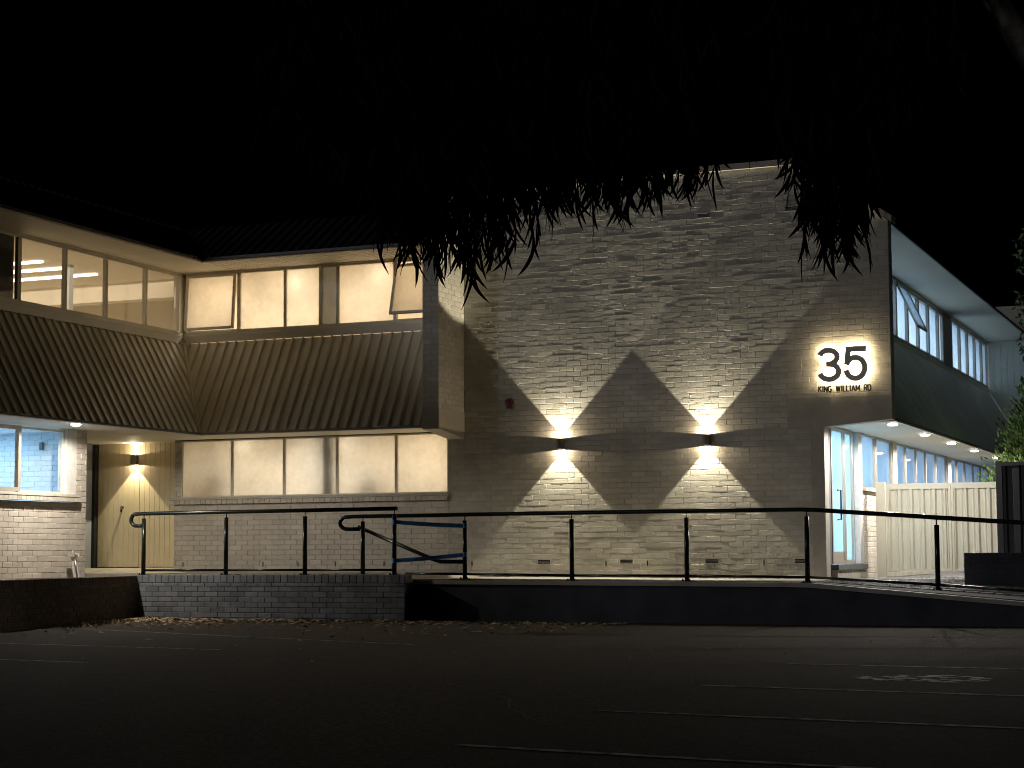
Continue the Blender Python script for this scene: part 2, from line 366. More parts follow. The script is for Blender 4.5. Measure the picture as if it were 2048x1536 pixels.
# block wall
bw = thing('block_wall', 'long low grey brick wall carrying the upper handrail', 'wall', (-14.4, 24.6, G))
FB = Fr((0, 24.6, 0), (1, 0, 0), (0, -1, 0))
b = MB(); FB.box(b, -16.70, -12.04, 0.05, 0.80, -0.245, -0.007); b.build('wall_core', M['block_mortar'], bw)
for (u0, u1, z0, z1) in courses(FB, G, 0.69, lambda a, c: [(-16.72, -12.03)], L=0.238, H=0.0795, lmin=0.04): put_brick(bw, FB, u0, u1, z0, z1, M['block'])
u = -16.72
while u < -12.05:
    w = min(0.118, -12.03-u); put_brick(bw, FB, u+.004, u+w-.004, 0.694, 0.81, M['block'], d=0.24); u += 0.118
# garden wall (runs towards the viewer, dark side)
gw = thing('garden_wall', 'dark low brick garden wall running forward from the corner at left', 'wall', (-16.1, 22.1, G))
dv = Vector((1.27, -4.96, 0)).normalized()
FG_ = Fr((-16.705, 24.6, 0), dv, (-dv.y, dv.x, 0))
if FG_.n.x < 0: FG_.n = -FG_.n
b = MB(); FG_.box(b, -0.0, 8.0, 0.05, 0.78, -0.24, -0.007); b.build('wall_core', M['block_mortar'], gw)
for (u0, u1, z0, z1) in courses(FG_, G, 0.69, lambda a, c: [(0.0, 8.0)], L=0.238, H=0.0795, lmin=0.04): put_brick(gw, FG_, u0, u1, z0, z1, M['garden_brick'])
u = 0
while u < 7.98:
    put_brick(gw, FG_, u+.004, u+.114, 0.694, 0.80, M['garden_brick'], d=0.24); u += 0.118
# garden bed
mb = MB(); mb.box(-17.79, -16.95, 16.5, 24.58, 0.02, 0.76); bed = struct(mb.build('garden_bed', M['soil']))
mb = MB(); a0 = FG_.p(0.0, -0.245, 0); a1 = FG_.p(8.0, -0.245, 0)
mb.add([(-16.95, 24.58, 0.758), (-16.95, 16.5, 0.758), (a1.x, a1.y, 0.758), (a0.x, a0.y, 0.758)], [(0, 1, 2, 3)]); mb.build('soil_patch', M['soil'], bed)
# ramp wall
rw = thing('ramp_wall', 'long dark rendered retaining wall below the ramp handrail', 'wall', (-8, 24.9, G))
b = MB(); N_ = 40; vs = []
for i in range(N_+1):
    x = -12.04+(3.0+12.04)*i/N_; z = wz(x, 24.9)-0.015 if x > -12.1 else 0.735
    vs += [(x, 24.9, 0.03), (x, 25.06, 0.03), (x, 25.06, z-0.06), (x, 24.9, z-0.06)]
fs = []
for i in range(N_):
    k = i*4
    for a, c in ((0, 3), (3, 2), (2, 1), (1, 0)): fs.append((k+a, k+4+a, k+4+c, k+c))
fs += [(0, 1, 2, 3), (N_*4+3, N_*4+2, N_*4+1, N_*4)]
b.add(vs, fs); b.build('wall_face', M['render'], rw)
b = MB(); vs = []
for i in range(N_+1):
    x = -12.03+(3.0+12.03)*i/N_; z = wz(x, 24.9)-0.015
    vs += [(x, 24.87, z-0.06), (x, 25.06, z-0.06), (x, 25.06, z), (x, 24.87, z)]
b.add(vs, fs); b.build('coping', M['lintel'], rw)
# low dark wall at right
lw = thing('low_side_wall', 'low dark brick wall standing before the charcoal fence at right', 'wall', (-2.7, 26.8, 0.5))
FW = Fr((0, 26.8, 0), (1, 0, 0), (0, -1, 0)); FW2 = Fr((-4.26, 0, 0), (0, -1, 0), (-1, 0, 0))
b = MB(); FW.box(b, -4.25, -0.5, 0.3, 1.075, -0.24, -0.007); b.build('wall_core', M['block_mortar'], lw)
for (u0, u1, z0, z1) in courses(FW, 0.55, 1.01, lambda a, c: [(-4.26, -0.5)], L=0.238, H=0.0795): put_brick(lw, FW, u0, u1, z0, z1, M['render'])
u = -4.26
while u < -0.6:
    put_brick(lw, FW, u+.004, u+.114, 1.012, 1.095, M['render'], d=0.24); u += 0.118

# ------------------------------------------------------------------ building
B = thing('office_building', 'pale painted brick two storey building with lit windows and gable end wall', 'building', (-12, 28, 0.7))
def part(mb, name, m, smooth=False): return mb.build(name, m, B, smooth)

# gable wall core (polygon in x,z extruded in y)
out = [(-12.65, 0.3), (-6.46, 0.3), (-6.46, 3.0), (-5.364, 3.095), (-5.364, 6.10), (-6.80, 7.055), (-12.36, 7.055), (-12.36, 2.99), (-12.65, 2.99)]
b = MB(); nn = len(out)
b.add([(x, 27.504, z) for x, z in out]+[(x, 27.75, z) for x, z in out], [tuple(range(nn)), tuple(range(2*nn-1, nn-1, -1))]+[(i, i+nn, (i+1) % nn+nn, (i+1) % nn) for i in range(nn)])
gcore = part(b, 'gable_wall', M['mortar'])
lowvents = [-10.974, -9.58, -8.189, -6.786]
ventb = [(v, 0.947) for v in lowvents]+[(-8.235, 6.386), (-6.835, 6.42)]
ventq = []
for vx, vz in ventb:
    i = round((vz)/BH-0.5); z0 = i*BH; ventq.append((vx-0.115, vx+0.115, z0, z0+BH))
def gspan(z0, z1):
    zm = (z0+z1)/2; L_ = -12.65 if zm < 2.99 else -12.36
    if zm < 3.0: R_ = -6.60
    elif zm < 3.46: return [(L_, -6.95)]
    elif z1 <= 6.1: R_ = -5.366
    else: R_ = -5.366-(z1-6.1)*1.503
    if zm > 2.99: L_ = -12.358
    return [(L_, R_)]
def gskip(u0, u1, z0, z1):
    return any(u0 < q[1]-0.02 and u1 > q[0]+0.02 and abs(z0-q[2]) < 0.02 for q in ventq)
cand = list(courses(FM, 0.55, 7.03, gspan, gskip, lmin=0.03))
full = sorted([c for c in cand if c[1]-c[0] > 0.225 and c[3]-c[2] > 0.07], key=lambda c: -(c[0]*0.9-abs(c[2]-3.4)*0.35))[:300]
fset = set(full)
rest = MB()
for c in cand:
    if c in fset: put_brick(gcore, FM, *c, M['brick'], jit=0.0010, d=0.03)
    else: FM.brick(rest, *c, d=0.03, jit=0.0011)
o = rest.build('brickwork', M['brick'], B); stuff(o)
# mortar drips, chips and ledges standing proud of the painted gable bricks
rl2 = random.Random(21); b = MB()
def on_wall(x, z): return z < 7.0 and gspan(z-.01, z+.01)[0][0]+.05 < x < gspan(z-.01, z+.01)[0][1]-.05 and not (x > -6.9 and z < 3.46)
for k in range(2600):
    cl_ = k % 3 == 0
    x = rl2.uniform(-12.3, -5.45); z = rl2.uniform(0.8, 6.9)
    if k % 2: z = rl2.gauss(4.6, .55)
    if not on_wall(x, z): continue
    w = rl2.uniform(.005, .013); h = w*rl2.uniform(.7, 2.0); d = rl2.uniform(.002, .009)
    P_ = [FM.p(x+w*math.cos(a)*rl2.uniform(.7, 1.2), -.003, z+h*math.sin(a)) for a in (0, 1.25, 2.5, 3.77, 5.0)]; q = FM.p(x+rl2.uniform(-.4, .4)*w, d, z+rl2.uniform(-.5, .3)*h)
    b.add(P_+[q], [((i+1) % 5, i, 5) for i in range(5)], rl2.random())
for k in range(760):
    i = rl2.randrange(8, 80); z = i*BH+rl2.uniform(-.003, .003); x = rl2.uniform(-12.2, -5.9); L_ = rl2.uniform(.05, .24)*rl2.choice((1, 1, 1.6, 2.6))
    if not (on_wall(x, z) and on_wall(x+L_, z)): continue
    d = rl2.uniform(.0005, .0030); FM.box(b, x, x+L_, z-.003, z+.003, -.004, d, rl2.random())
stuff(part(b, 'mortar_drips', M['brick']))
# smooth lintel band of the overhanging corner
b = MB(); pts = [(-6.95, 3.0), (-6.46, 3.0), (-5.364, 3.095), (-5.364, 3.455), (-6.95, 3.455)]; nn = 5
b.add([(x, 27.496, z) for x, z in pts]+[(x, 27.52, z) for x, z in pts], [tuple(range(nn)), tuple(range(9, 4, -1))]+[(i, i+5, (i+1) % 5+5, (i+1) % 5) for i in range(5)])
part(b, 'corner_beam', M['lintel'])
bx('corner_column', M['lintel'], B, -6.595, -6.40, 27.49, 27.75, 0.68, 3.0)
# coping
b = MB(); cp = [(-12.42, 7.06), (-6.79, 7.06), (-5.30, 6.07), (-5.30, 6.16), (-6.765, 7.155), (-12.42, 7.155)]; nn = 6
b.add([(x, 27.44, z) for x, z in cp]+[(x, 27.78, z) for x, z in cp], [tuple(range(nn)), tuple(range(11, 5, -1))]+[(i, i+6, (i+1) % 6+6, (i+1) % 6) for i in range(6)])
part(b, 'coping', M['lintel'])
# air vents
for q in ventq:
    b = MB(); x0, x1, z0, z1 = q[0], q[1], q[2], q[3]
    for a in ((x0, x1, z0+.004, z0+.012), (x0, x1, z1-.012, z1-.004)): FM.box(b, *a, -0.005, 0.006)
    for a in ((x0, x0+.01, z0+.012, z1-.012), (x1-.01, x1, z0+.012, z1-.012)): FM.box(b, *a, -0.005, 0.006)
    for k in range(2): FM.box(b, x0+.01, x1-.01, z0+.030+k*.02, z0+.034+k*.02, -0.0025, 0.0)
    v_ = part(b, 'air_vent', M['mortar']); b = MB(); FM.box(b, x0+.01, x1-.01, z0+.012, z1-.012, -0.0036, -0.0028); b.build('opening_shade', M['black'], v_)  # flat black sheet painted in for the shade inside the vent
b = MB()
for x in (-9.922, -9.234, -8.606, -7.368, -17.732, -16.134, -15.453, -14.737, -13.829, -12.233): FM.box(b, x-.009, x+.009, 0.92, 1.0, -0.01, 0.004)
stuff(part(b, 'weep_hole', M['black']))
# red alarm bell
b = MB(); b.tube([(-11.555, 27.498, 3.57), (-11.555, 27.45, 3.57)], [0.065, 0.06], 20); b.tube([(-11.555, 27.45, 3.57), (-11.555, 27.40, 3.57)], [0.03, 0.02], 12)
al = b.build('alarm_bell', M['red']); tag(al, 'small round red alarm bell on the white gable wall', 'alarm bell')
b = MB(); b.box(-11.60, -11.51, 27.46, 27.498, 3.46, 3.51); b.build('bell_box', M['red'], al)

# fin (projecting end wall left of the gable)
finp = [(26.505, 3.11), (27.5, 2.99), (27.5, 6.77), (27.94, 7.05), (26.505, 6.12)]
finp = [(26.507, 3.10), (27.5, 2.99), (27.5, 7.055), (26.507, 6.16)]
b = MB(); b.add([(-12.367, y, z) for y, z in finp]+[(-12.64, y, z) for y, z in finp], [(0, 1, 2, 3), (7, 6, 5, 4)]+[(i, i+4, (i+1) % 4+4, (i+1) % 4) for i in range(4)])
part(b, 'fin_wall', M['mortar'])
b = MB()
def fspan(z0, z1):
    y0 = 26.5
    if z1 > 6.14: y0 = 26.5+(z1-6.14)*1.1
    return [(y0, 27.497)] if y0 < 27.4 else []
for c in courses(FR_, 3.43, 7.0, fspan): FR_.brick(b, *c, d=0.02, jit=0.0012)
for c in courses(FF, 3.43, 6.14, lambda a, c: [(-12.647, -12.362)]): FF.brick(b, *c, d=0.02, jit=0.001)
stuff(part(b, 'fin_brickwork', M['brick_side']))
b = MB(); q = [(26.497, 3.11), (27.497, 2.99), (27.497, 3.425), (26.497, 3.425)]
b.add([(-12.357, y, z) for y, z in q]+[(-12.65, y, z) for y, z in q], [(0, 1, 2, 3), (7, 6, 5, 4)]+[(i, i+4, (i+1) % 4+4, (i+1) % 4) for i in range(4)])
part(b, 'fin_beam', mat('fin_concrete', (0.55, 0.50, 0.42), 0.6, noise=(5, 0.1)))

# middle wing lower wall
b = MB(); FM.box(b, -17.93, -12.65, 0.3, 2.074, -0.24, -0.007); FM.box(b, -17.93, -17.79, 2.02, 3.13, -0.24, -0.01); part(b, 'lower_wall', M['mortar'])
b = MB()
for c in courses(FM, 0.6, 2.0, lambda a, c: [(-17.93, -12.65)]): FM.brick(b, *c, d=0.03, jit=0.001)
for c in courses(FM, 2.12, 3.12, lambda a, c: [(-17.93, -17.79)]): FM.brick(b, *c, d=0.03, jit=0.001)
stuff(part(b, 'lower_brickwork', M['brick_side']))
sl = bx('window_sill', M['sill'], B, -17.98, -12.65, 27.40, 27.6, 2.075, 2.115)
u = -17.98
while u < -12.7:
    w = min(.105, -12.65-u); bb = MB(); bb.box(u+.003, u+w-.003, 27.42, 27.5, 2.0, 2.073); bb.build('sill_brick', M['sill'], sl); u += .106

# left wing lower wall
b = MB(); FL.box(b, 12.0, 24.75, 0.3, 1.96, -0.24, -0.007); FL.box(b, 24.46, 24.75, 1.96, 3.12, -0.24, -0.007); part(b, 'side_wall', M['mortar'])
b = MB()
for c in courses(FL, 0.7, 1.95, lambda a, c: [(14.0, 24.755)]): FL.brick(b, *c, d=0.03, jit=0.002)
for c in courses(FL, 1.95, 3.12, lambda a, c: [(24.46, 24.755)]): FL.brick(b, *c, d=0.03, jit=0.002)
stuff(part(b, 'side_brickwork', M['brick_side']))
bx('window_pier', M['white'], B, -17.95, -17.785, 24.2, 24.457, 2.06, 3.12)
b = MB(); FL.box(b, 14.0, 24.47, 2.045, 2.085, -0.15, 0.11); sl = part(b, 'window_sill', M['sill']); 
u = 24.47
while u > 17.9:
    bb = MB(); FL.box(bb, u-.103, u-.003, 1.97, 2.043, -0.05, 0.10); bb.build('sill_brick', M['sill'], sl); u -= .106
# porch: door wall, dark side panel
bx('porch_side_wall', mat('porch_paint', (0.24, 0.27, 0.32), 0.5), B, -20.1, -19.87, 24.9, 27.88, 0.3, 3.12)
bx('porch_jamb', M['black'], B, -19.87, -19.81, 27.80, 27.895, 0.88, 3.12)
bx('porch_back_wall', M['dark_panel'], B, -20.1, -17.94, 27.93, 28.1, 0.3, 3.3)
u = -18.915
while u < -17.97:
    bb = MB(); FD.box(bb, u+.003, u+.103, 0.905, 3.155, -0.03, 0.0); part(bb, 'wall_board', M['door']); u += 0.106
dr = MB(); FD.box(dr, -19.80, -18.92, 0.915, 3.14, -0.028, -0.012); dr = part(dr, 'door', M['door'])
u = -19.80
while u < -18.95:
    bb = MB(); FD.box(bb, u+.002, min(u+.108, -18.922), 0.915, 3.14, -0.012, 0.004); bb.build('door_board', M['door'], dr); u += 0.110
b = MB(); b.tube([(-19.264, 27.90, 1.985), (-19.264, 27.84, 1.985)], 0.018, 12); b.tube([(-19.264, 27.84, 1.99), (-19.264, 27.835, 1.90)], 0.014, 10); b.build('door_lock', M['black'], dr, True)

# soffits and flat roof
bx('eave_soffit', M['soffit'], B, -16.79, -12.645, 26.51, 27.62, 6.06, 6.09)
bx('eave_soffit', M['soffit'], B, -17.95, -16.79, 12.0, 27.62, 6.06, 6.09)
b = MB(); x = -16.7
while x < -12.7:
    b.box(x, x+0.006, 26.52, 27.5, 6.056, 6.0599); x += 0.12
part(b, 'soffit_bead', M['mortar'])
bx('porch_soffit', M['soffit'], B, -20.1, -16.80, 12.0, 28.0, 3.125, 3.15)
bx('porch_soffit', M['soffit'], B, -16.80, -12.65, 26.52, 27.62, 3.125, 3.15)
bx('flat_roof', M['dark_clad'], B, -40, -18.9, 10, 44, 6.85, 6.95)
bx('flat_roof', M['dark_clad'], B, -18.9, -6.8, 28.6, 44, 6.85, 6.95)

# windows
def window(fr, u0, u1, z0, z1, m_pane, w=0.04, fm='frame', n0=-0.06, n1=0.0, tilt=None, extra_top=0.0):
    b = MB()
    fr.box(b, u0, u0+w, z0, z1, n0, n1); fr.box(b, u1-w, u1, z0, z1, n0, n1)
    fr.box(b, u0+w, u1-w, z0, z0+w, n0, n1); fr.box(b, u0+w, u1-w, z1-w-extra_top, z1, n0, n1)
    o = part(b, 'window', M[fm])
    if m_pane is not None:
        b = MB(); fr.box(b, u0+w, u1-w, z0+w, z1-w-extra_top, (n0+n1)/2-.004, (n0+n1)/2+.002); b.build('pane', M[m_pane], o)
    return o
def sash(fr, u0, u1, z0, z1, m_pane, ang, w=0.045, fm='frame'):
    # hinged at the top, bottom pushed out
    def Q(u, n, z):
        dz = z-z1; return fr.p(u, n*math.cos(ang)-dz*math.sin(ang)+0.01, z1+dz*math.cos(ang)+n*math.sin(ang))
    def hx(b, a0, a1, c0, c1, m0, m1):
        q = [Q(a0, m0, c0), Q(a1, m0, c0), Q(a1, m1, c0), Q(a0, m1, c0), Q(a0, m0, c1), Q(a1, m0, c1), Q(a1, m1, c1), Q(a0, m1, c1)]
        if fr.u.cross(fr.n).z < 0: q = [q[3], q[2], q[1], q[0], q[7], q[6], q[5], q[4]]
        b.hexa(q)
    b = MB(); hx(b, u0, u0+w, z0, z1, 0, .035); hx(b, u1-w, u1, z0, z1, 0, .035); hx(b, u0+w, u1-w, z0, z0+w, 0, .035); hx(b, u0+w, u1-w, z1-w, z1, 0, .035)
    o = part(b, 'open_sash', M[fm]); b = MB(); hx(b, u0+w, u1-w, z0+w, z1-w, .012, .018); b.build('pane', M[m_pane], o); return o
# middle wing, lower
for a, c in zip([-17.79, -16.764, -15.737, -14.716, -13.609], [-16.764, -15.737, -14.716, -13.609, -12.65]):
    window(FM, a+.001, c-.001, 2.117, 3.11, 'frost', w=0.021)
b = MB(); FM.box(b, -17.79, -12.65, 3.112, 3.122, -0.1, 0.0); part(b, 'head_flashing', M['black'])
# middle wing, upper
Zs, Zh = 5.0, 6.03
window(FM, -17.745, -16.66, Zs, Zh, None, w=0.035); sash(FM, -17.70, -16.70, Zs+.03, Zh-.02, 'frost', R(4))
window(FM, -16.655, -15.74, Zs, Zh, 'frost', w=0.023)
window(FM, -15.738, -15.056, Zs, Zh, 'frost', w=0.023)
window(FM, -15.052, -14.72, Zs, Zh, 'frost_dim', w=0.025)
window(FM, -14.716, -13.64, Zs, Zh, 'frost', w=0.023)
window(FM, -13.636, -12.655, Zs, Zh, None, w=0.035); sash(FM, -13.61, -12.66, Zs+.05, Zh-.08, 'frost', R(15))
# left wing, upper
for a, c in zip([24.12, 25.227, 22.964], [25.225, 26.37, 24.118]): window(FL, a, c-.002, Zs, Zh, 'glass', w=0.032)
window(FL, 26.372, 27.43, Zs, Zh, 'glass', w=0.035)
b = MB(); FL.box(b, 27.43, 27.56, Zs, Zh, -0.14, 0.0); part(b, 'corner_mullion', M['frame'])
for a, c in zip([21.8, 20.65, 19.5], [22.94, 21.798, 20.648]): window(FL, a, c, Zs, Zh, 'glass', w=0.032)
b = MB(); FL.box(b, 12, 22.93, Zs+.02, Zh, -0.20, -0.10); part(b, 'window_blind', M['fence'])
# left wing, lower
window(FL, 23.04, 24.2, 2.087, 3.10, 'glass', w=0.035, n0=-0.08, n1=-0.03)
window(FL, 21.9, 23.06, 2.10, 3.10, 'glass', w=0.06, n0=-0.06, n1=0.01, fm='frame_e')
for a in (20.76, 19.6, 18.5): window(FL, a, a+1.13, 2.10, 3.10, 'glass', w=0.05, n0=-0.10, n1=-0.02)
# east wing, upper and lower
e_up = [27.75, 28.85, 29.95, 31.05, 32.15, 33.3, 34.4, 35.5, 36.6, 37.7, 39.3, 40.4, 41.45, 42.5, 43.5, 44.4]
for i, (a, c) in enumerate(zip(e_up, e_up[1:])):
    if i == 9:
        b = MB(); FE.box(b, a+.55, c-.02, Zs-.05, Zh, -0.1, 0.03); part(b, 'window_pier', M['lintel']); c = a+.55
    window(FE, a+.001, c-.04, Zs-.04, Zh-.02, 'frost_cool', w=0.05, fm='frame_e', n0=-0.07, n1=0.03)
sash(FE, 33.35, 34.35, Zs+.1, Zh-.05, 'frost_cool', R(24), fm='frame_e')
e_lo = [30.3, 31.43, 32.64]
window(FE, 30.0, 31.28, 2.17, 3.07, 'frost_cool', w=0.03, fm='frame_e', n0=-0.09, n1=0.0)
window(FE, 31.29, 32.62, 2.17, 3.07, 'frost_cool', w=0.04, fm='frame_e', n0=-0.07, n1=0.01)
bx('window_pier', M['sill'], B, -6.55, -6.37, 32.63, 33.0, 2.17, 3.10)
prev = 33.01
for c in (34.0, 35.05, 36.05, 37.2, 38.38): window(FE, prev+.002, c-.002, 2.17, 3.07, 'frost_cool', w=0.035, fm='frame_e', n0=-0.07, n1=0.0); prev = c
bx('window_pier', M['sill'], B, -6.55, -6.37, 38.385, 38.78, 2.17, 3.10)
prev = 38.785
for c in (39.72, 40.78, 41.9, 43.0, 44.3): window(FE, prev+.002, c-.002, 2.17, 3.07, 'frost_cool', w=0.035, fm='frame_e', n0=-0.07, n1=0.0); prev = c
b = MB(); FE.box(b, 30.15, 44.4, 2.12, 2.165, -0.15, 0.06); part(b, 'window_sill', M['sill'])
b = MB(); FE.box(b, 30.15, 44.4, 0.3, 2.118, -0.24, -0.007); part(b, 'east_wall', M['mortar'])
b = MB()
for c in courses(FE, 0.6, 2.11, lambda a, c: [(30.15, 36.5)]): FE.brick(b, *c, d=0.03, jit=0.002)
stuff(part(b, 'east_brickwork', M['brick_side']))
b = MB(); FE.box(b, 27.76, 44.45, 4.84, 4.955, -0.14, 0.03); part(b, 'sill_band', M['east_clad'])
b = MB(); FE.box(b, 27.76, 44.45, 6.012, 6.06, -0.14, 0.03); part(b, 'head_band', M['east_clad'])
# entrance: glass door, sidelight, step
FN = Fr((-6.47, 0, 0), (0, 1, 0), (1, 0, 0))
bx('door_column', M['dark_panel'], B, -6.62, -6.45, 27.76, 28.1, 0.72, 3.05)
ed = window(FN, 28.12, 29.02, 0.93, 3.06, None, w=0.055, fm='frame_e', n0=-0.02, n1=0.03)
gd = MB(); FN.box(gd, 28.18, 28.97, 0.97, 1.12, -0.012, 0.012); gd = part(gd, 'glass_door', M['frame_e'])
b = MB(); FN.box(b, 28.18, 28.97, 1.12, 3.0, -0.006, 0.0); b.build('pane', M['frost_cool'], gd)
b = MB(); b.tube([FN.p(28.55, 0.012, 1.62), FN.p(28.55, 0.07, 1.62), FN.p(28.55, 0.07, 2.08), FN.p(28.55, 0.012, 2.08)], 0.014, 8); b.build('handle', M['black'], gd)
window(FN, 29.03, 29.62, 0.93, 3.06, 'frost_cool', w=0.06, fm='frame_e', n0=-0.02, n1=0.03)
window(FN, 29.625, 29.86, 0.93, 3.06, 'frost_cool', w=0.03, fm='frame_e', n0=-0.02, n1=0.0)
bx('entrance_jamb', M['white'], B, -6.56, -6.392, 29.87, 30.14, 0.93, 3.08)
bx('door_step', M['dark_panel'], B, -6.56, -6.33, 28.0, 30.14, 0.845, 0.925)
b = MB(); u = 28.0
FS = Fr((-6.35, 0, 0), (0, 1, 0), (1, 0, 0))
while u < 30.1:
    FS.box(b, u+.003, min(u+.105, 30.14), 0.66, 0.843, -0.2, 0.0); u += 0.108
stuff(part(b, 'step_brickwork', M['sill']))

# cladding skirts
def deck(fr, name, m, u0, u1, nA, zA, nB, zB, clip=None, pitch=0.188, rib=0.038, cut=None):
    """ribbed sheets: from inner line (nA,zA) to outer (nB,zB); clip(u)->max n"""
    sl = Vector((nB-nA, zB-zA)).normalized(); nv = Vector((-sl.y, sl.x)) if -sl.y > 0 else Vector((sl.y, -sl.x))
    prof = [(0, 0), (0.118, 0), (0.128, rib), (0.150, rib), (0.160, 0), (pitch, 0)]
    u = u0
    while u < u1-0.01:
        vs = []; ok = False
        for (du, h) in prof:
            uu = min(u+du, u1); nE = nB if clip is None else max(nA, min(nB, clip(uu)))
            if nE > nA+0.02: ok = True
            t = (nE-nA)/(nB-nA)
            for (q, th) in ((0, 0), (t, 0), (0, -0.004), (t, -0.004)):
                n_ = nA+(nB-nA)*q+nv.x*(h+th); z_ = zA+(zB-zA)*q+nv.y*(h+th); vs.append(fr.p(uu, n_, z_))
        k = len(prof); fs = []
        for i in range(k-1):
            a, c = i*4, (i+1)*4
            fs += [(a, c, c+1, a+1), (a+2, a+3, c+3, c+2), (a, a+2, c+2, c), (a+1, c+1, c+3, a+3)]
        fs += [(0, 1, 3, 2), ((k-1)*4, (k-1)*4+2, (k-1)*4+3, (k-1)*4+1)]
        if ok:
            b = MB(); b.add(vs, fs); part(b, name, m)
        u += pitch
def plate(fr, name, m, u0, u1, nA, zA, nB, zB, uA=None, th=0.02, off=-0.01):
    """flat board; at outer edge spans u0..u1, at inner edge uA[0]..uA[1]"""
    a0, a1 = uA if uA else (u0, u1); b = MB()
    q = [fr.p(a0, nA, zA+off), fr.p(a1, nA, zA+off), fr.p(u1, nB, zB+off), fr.p(u0, nB, zB+off)]
    b.add([p+Vector((0, 0, -th)) for p in q]+q, [(0, 1, 2, 3), (7, 6, 5, 4), (0, 4, 5, 1), (1, 5, 6, 2), (2, 6, 7, 3), (3, 7, 4, 0)]); return part(b, name, m)
vm = lambda u: u+17.8
vl = lambda u: 27.5-u
deck(FM, 'cladding_panel', M['clad'], -17.73, -12.655, 0.07, 4.80, 1.0, 3.16, vm)
deck(FL, 'cladding_panel', M['clad'], 27.43-45*0.205, 27.43, 0.07, 4.80, 1.0, 3.16, vl, pitch=0.205)
plate(FM, 'skirt_light_block', M['clad'], -16.79, -12.655, 0.05, 4.78, 0.99, 3.15, (-17.74, -12.655))  # added backing boards, stop light leaking through the thin sheets
plate(FL, 'skirt_light_block', M['clad'], 14, 26.49, 0.05, 4.78, 0.99, 3.15, (14, 27.44))
b = MB(); FM.box(b, -16.78, -12.655, 3.128, 3.165, 0.965, 1.0); part(b, 'skirt_trim', M['lintel'])
b = MB(); FL.box(b, 14, 26.49, 3.128, 3.165, 0.985, 1.02); part(b, 'skirt_trim', M['dark_panel'])
b = MB(); FM.box(b, -17.72, -12.655, 4.81, 4.93, -0.05, 0.085); FM.box(b, -17.74, -12.655, 4.94, 4.998, -0.05, 0.05); part(b, 'sill_flashing', M['clad'])
b = MB(); FL.box(b, 14, 27.41, 4.81, 4.93, -0.05, 0.085); FL.box(b, 14, 27.44, 4.94, 4.998, -0.05, 0.05); part(b, 'sill_flashing', M['clad'])
b = MB(); FM.box(b, -17.74, -12.655, 6.032, 6.06, -0.05, 0.02); FL.box(b, 14, 27.44, 6.032, 6.06, -0.05, 0.02); part(b, 'head_flashing', M['frame'])
b = MB(); b.tube([(-17.72, 27.42, 4.84), (-16.79, 26.49, 3.17)], 0.03, 6); part(b, 'valley_flashing', M['clad'])
# roof decks
deck(FM, 'roof_panel', M['dark_clad'], -18.8, -12.66, -0.10, 6.87, 1.02, 6.13, vm)
deck(FL, 'roof_panel', M['dark_clad'], 28.6-80*0.188, 28.6, -0.10, 6.87, 1.02, 6.13, vl)
b = MB(); FM.box(b, -16.77, -12.655, 6.085, 6.13, 0.99, 1.03); FL.box(b, 14, 26.47, 6.085, 6.13, 0.99, 1.03); part(b, 'eave_fascia', M['fence'])
plate(FM, 'roof_lining', M['dark_clad'], -16.79, -12.66, -0.15, 6.85, 0.99, 6.115, (-18.0, -12.66))
plate(FL, 'roof_lining', M['dark_clad'], 14, 26.49, -0.15, 6.85, 0.99, 6.115, (14, 27.7))
# east skirt, soffits, roof
for k in range(19):
    u0 = 27.76+k*0.88; plate(FE, 'skirt_panel', M['east_clad'], u0, min(u0+0.874, 44.45), 0.04, 4.84, 1.03, 3.13, th=0.02, off=0)
plate(FE, 'lower_soffit', M['soffit'], 27.76, 44.45, -0.15, 3.085, 1.035, 3.095, th=0.02, off=0.0)
b = MB(); FE.box(b, 27.76, 44.45, 3.10, 3.13, 1.0, 1.036); part(b, 'skirt_trim', M['black'])
plate(FE, 'eave_soffit', mat('eave_paint', (0.56, 0.52, 0.41), 0.6, noise=(0.8, 0.08)), 27.76, 44.45, -0.1, 6.07, 1.03, 6.085, th=0.01, off=0.0)
plate(FE, 'roof_slope', M['dark_clad'], 27.76, 46, -0.42, 7.05, 1.05, 6.12, th=0.03, off=0.0)
b = MB(); FE.box(b, 27.76, 44.45, 6.07, 6.12, 1.02, 1.05); part(b, 'eave_fascia', M['fence'])
FEE = Fr((0, 44.47, 0), (1, 0, 0), (0, -1, 0))
b = MB(); FEE.box(b, -8.0, -2.8, 0.3, 6.9, -0.3, -0.007); part(b, 'end_wall', M['white'])
x = -6.38
while x < -2.9:
    b = MB(); FEE.box(b, x+.003, x+.147, 0.6, 6.85, -0.006, 0.0); part(b, 'end_wall_board', M['east_clad']); x += .15
bx('upper_floor_slab', M['dark_panel'], B, -6.62, -5.45, 27.77, 44.4, 3.14, 3.20)

# rooms behind the glass
def room(x0, x1, y0, y1, z0, z1, m, open_side):
    b = MB(); F = dict(w=(0, 3, 7, 4), e=(1, 5, 6, 2), s=(0, 4, 5, 1), n=(3, 2, 6, 7), b=(0, 1, 2, 3), t=(4, 7, 6, 5))
    v = [(x0, y0, z0), (x1, y0, z0), (x1, y1, z0), (x0, y1, z0), (x0, y0, z1), (x1, y0, z1), (x1, y1, z1), (x0, y1, z1)]
    b.add(v, [f for k, f in F.items() if k != open_side]); return part(b, 'interior_room', m)
room(-17.66, -12.68, 27.575, 31.5, 4.2, 6.05, M['wall_in'], 's')
room(-17.78, -12.66, 27.575, 31.5, 0.86, 3.12, M['wall_in'], 's')
rl = room(-25.5, -17.89, 12.5, 31.0, 4.1, 6.30, M['wall_in'], 'e')
room(-22.5, -17.95, 14.0, 24.628, 0.86, 3.12, M['wall_cool'], 'e')
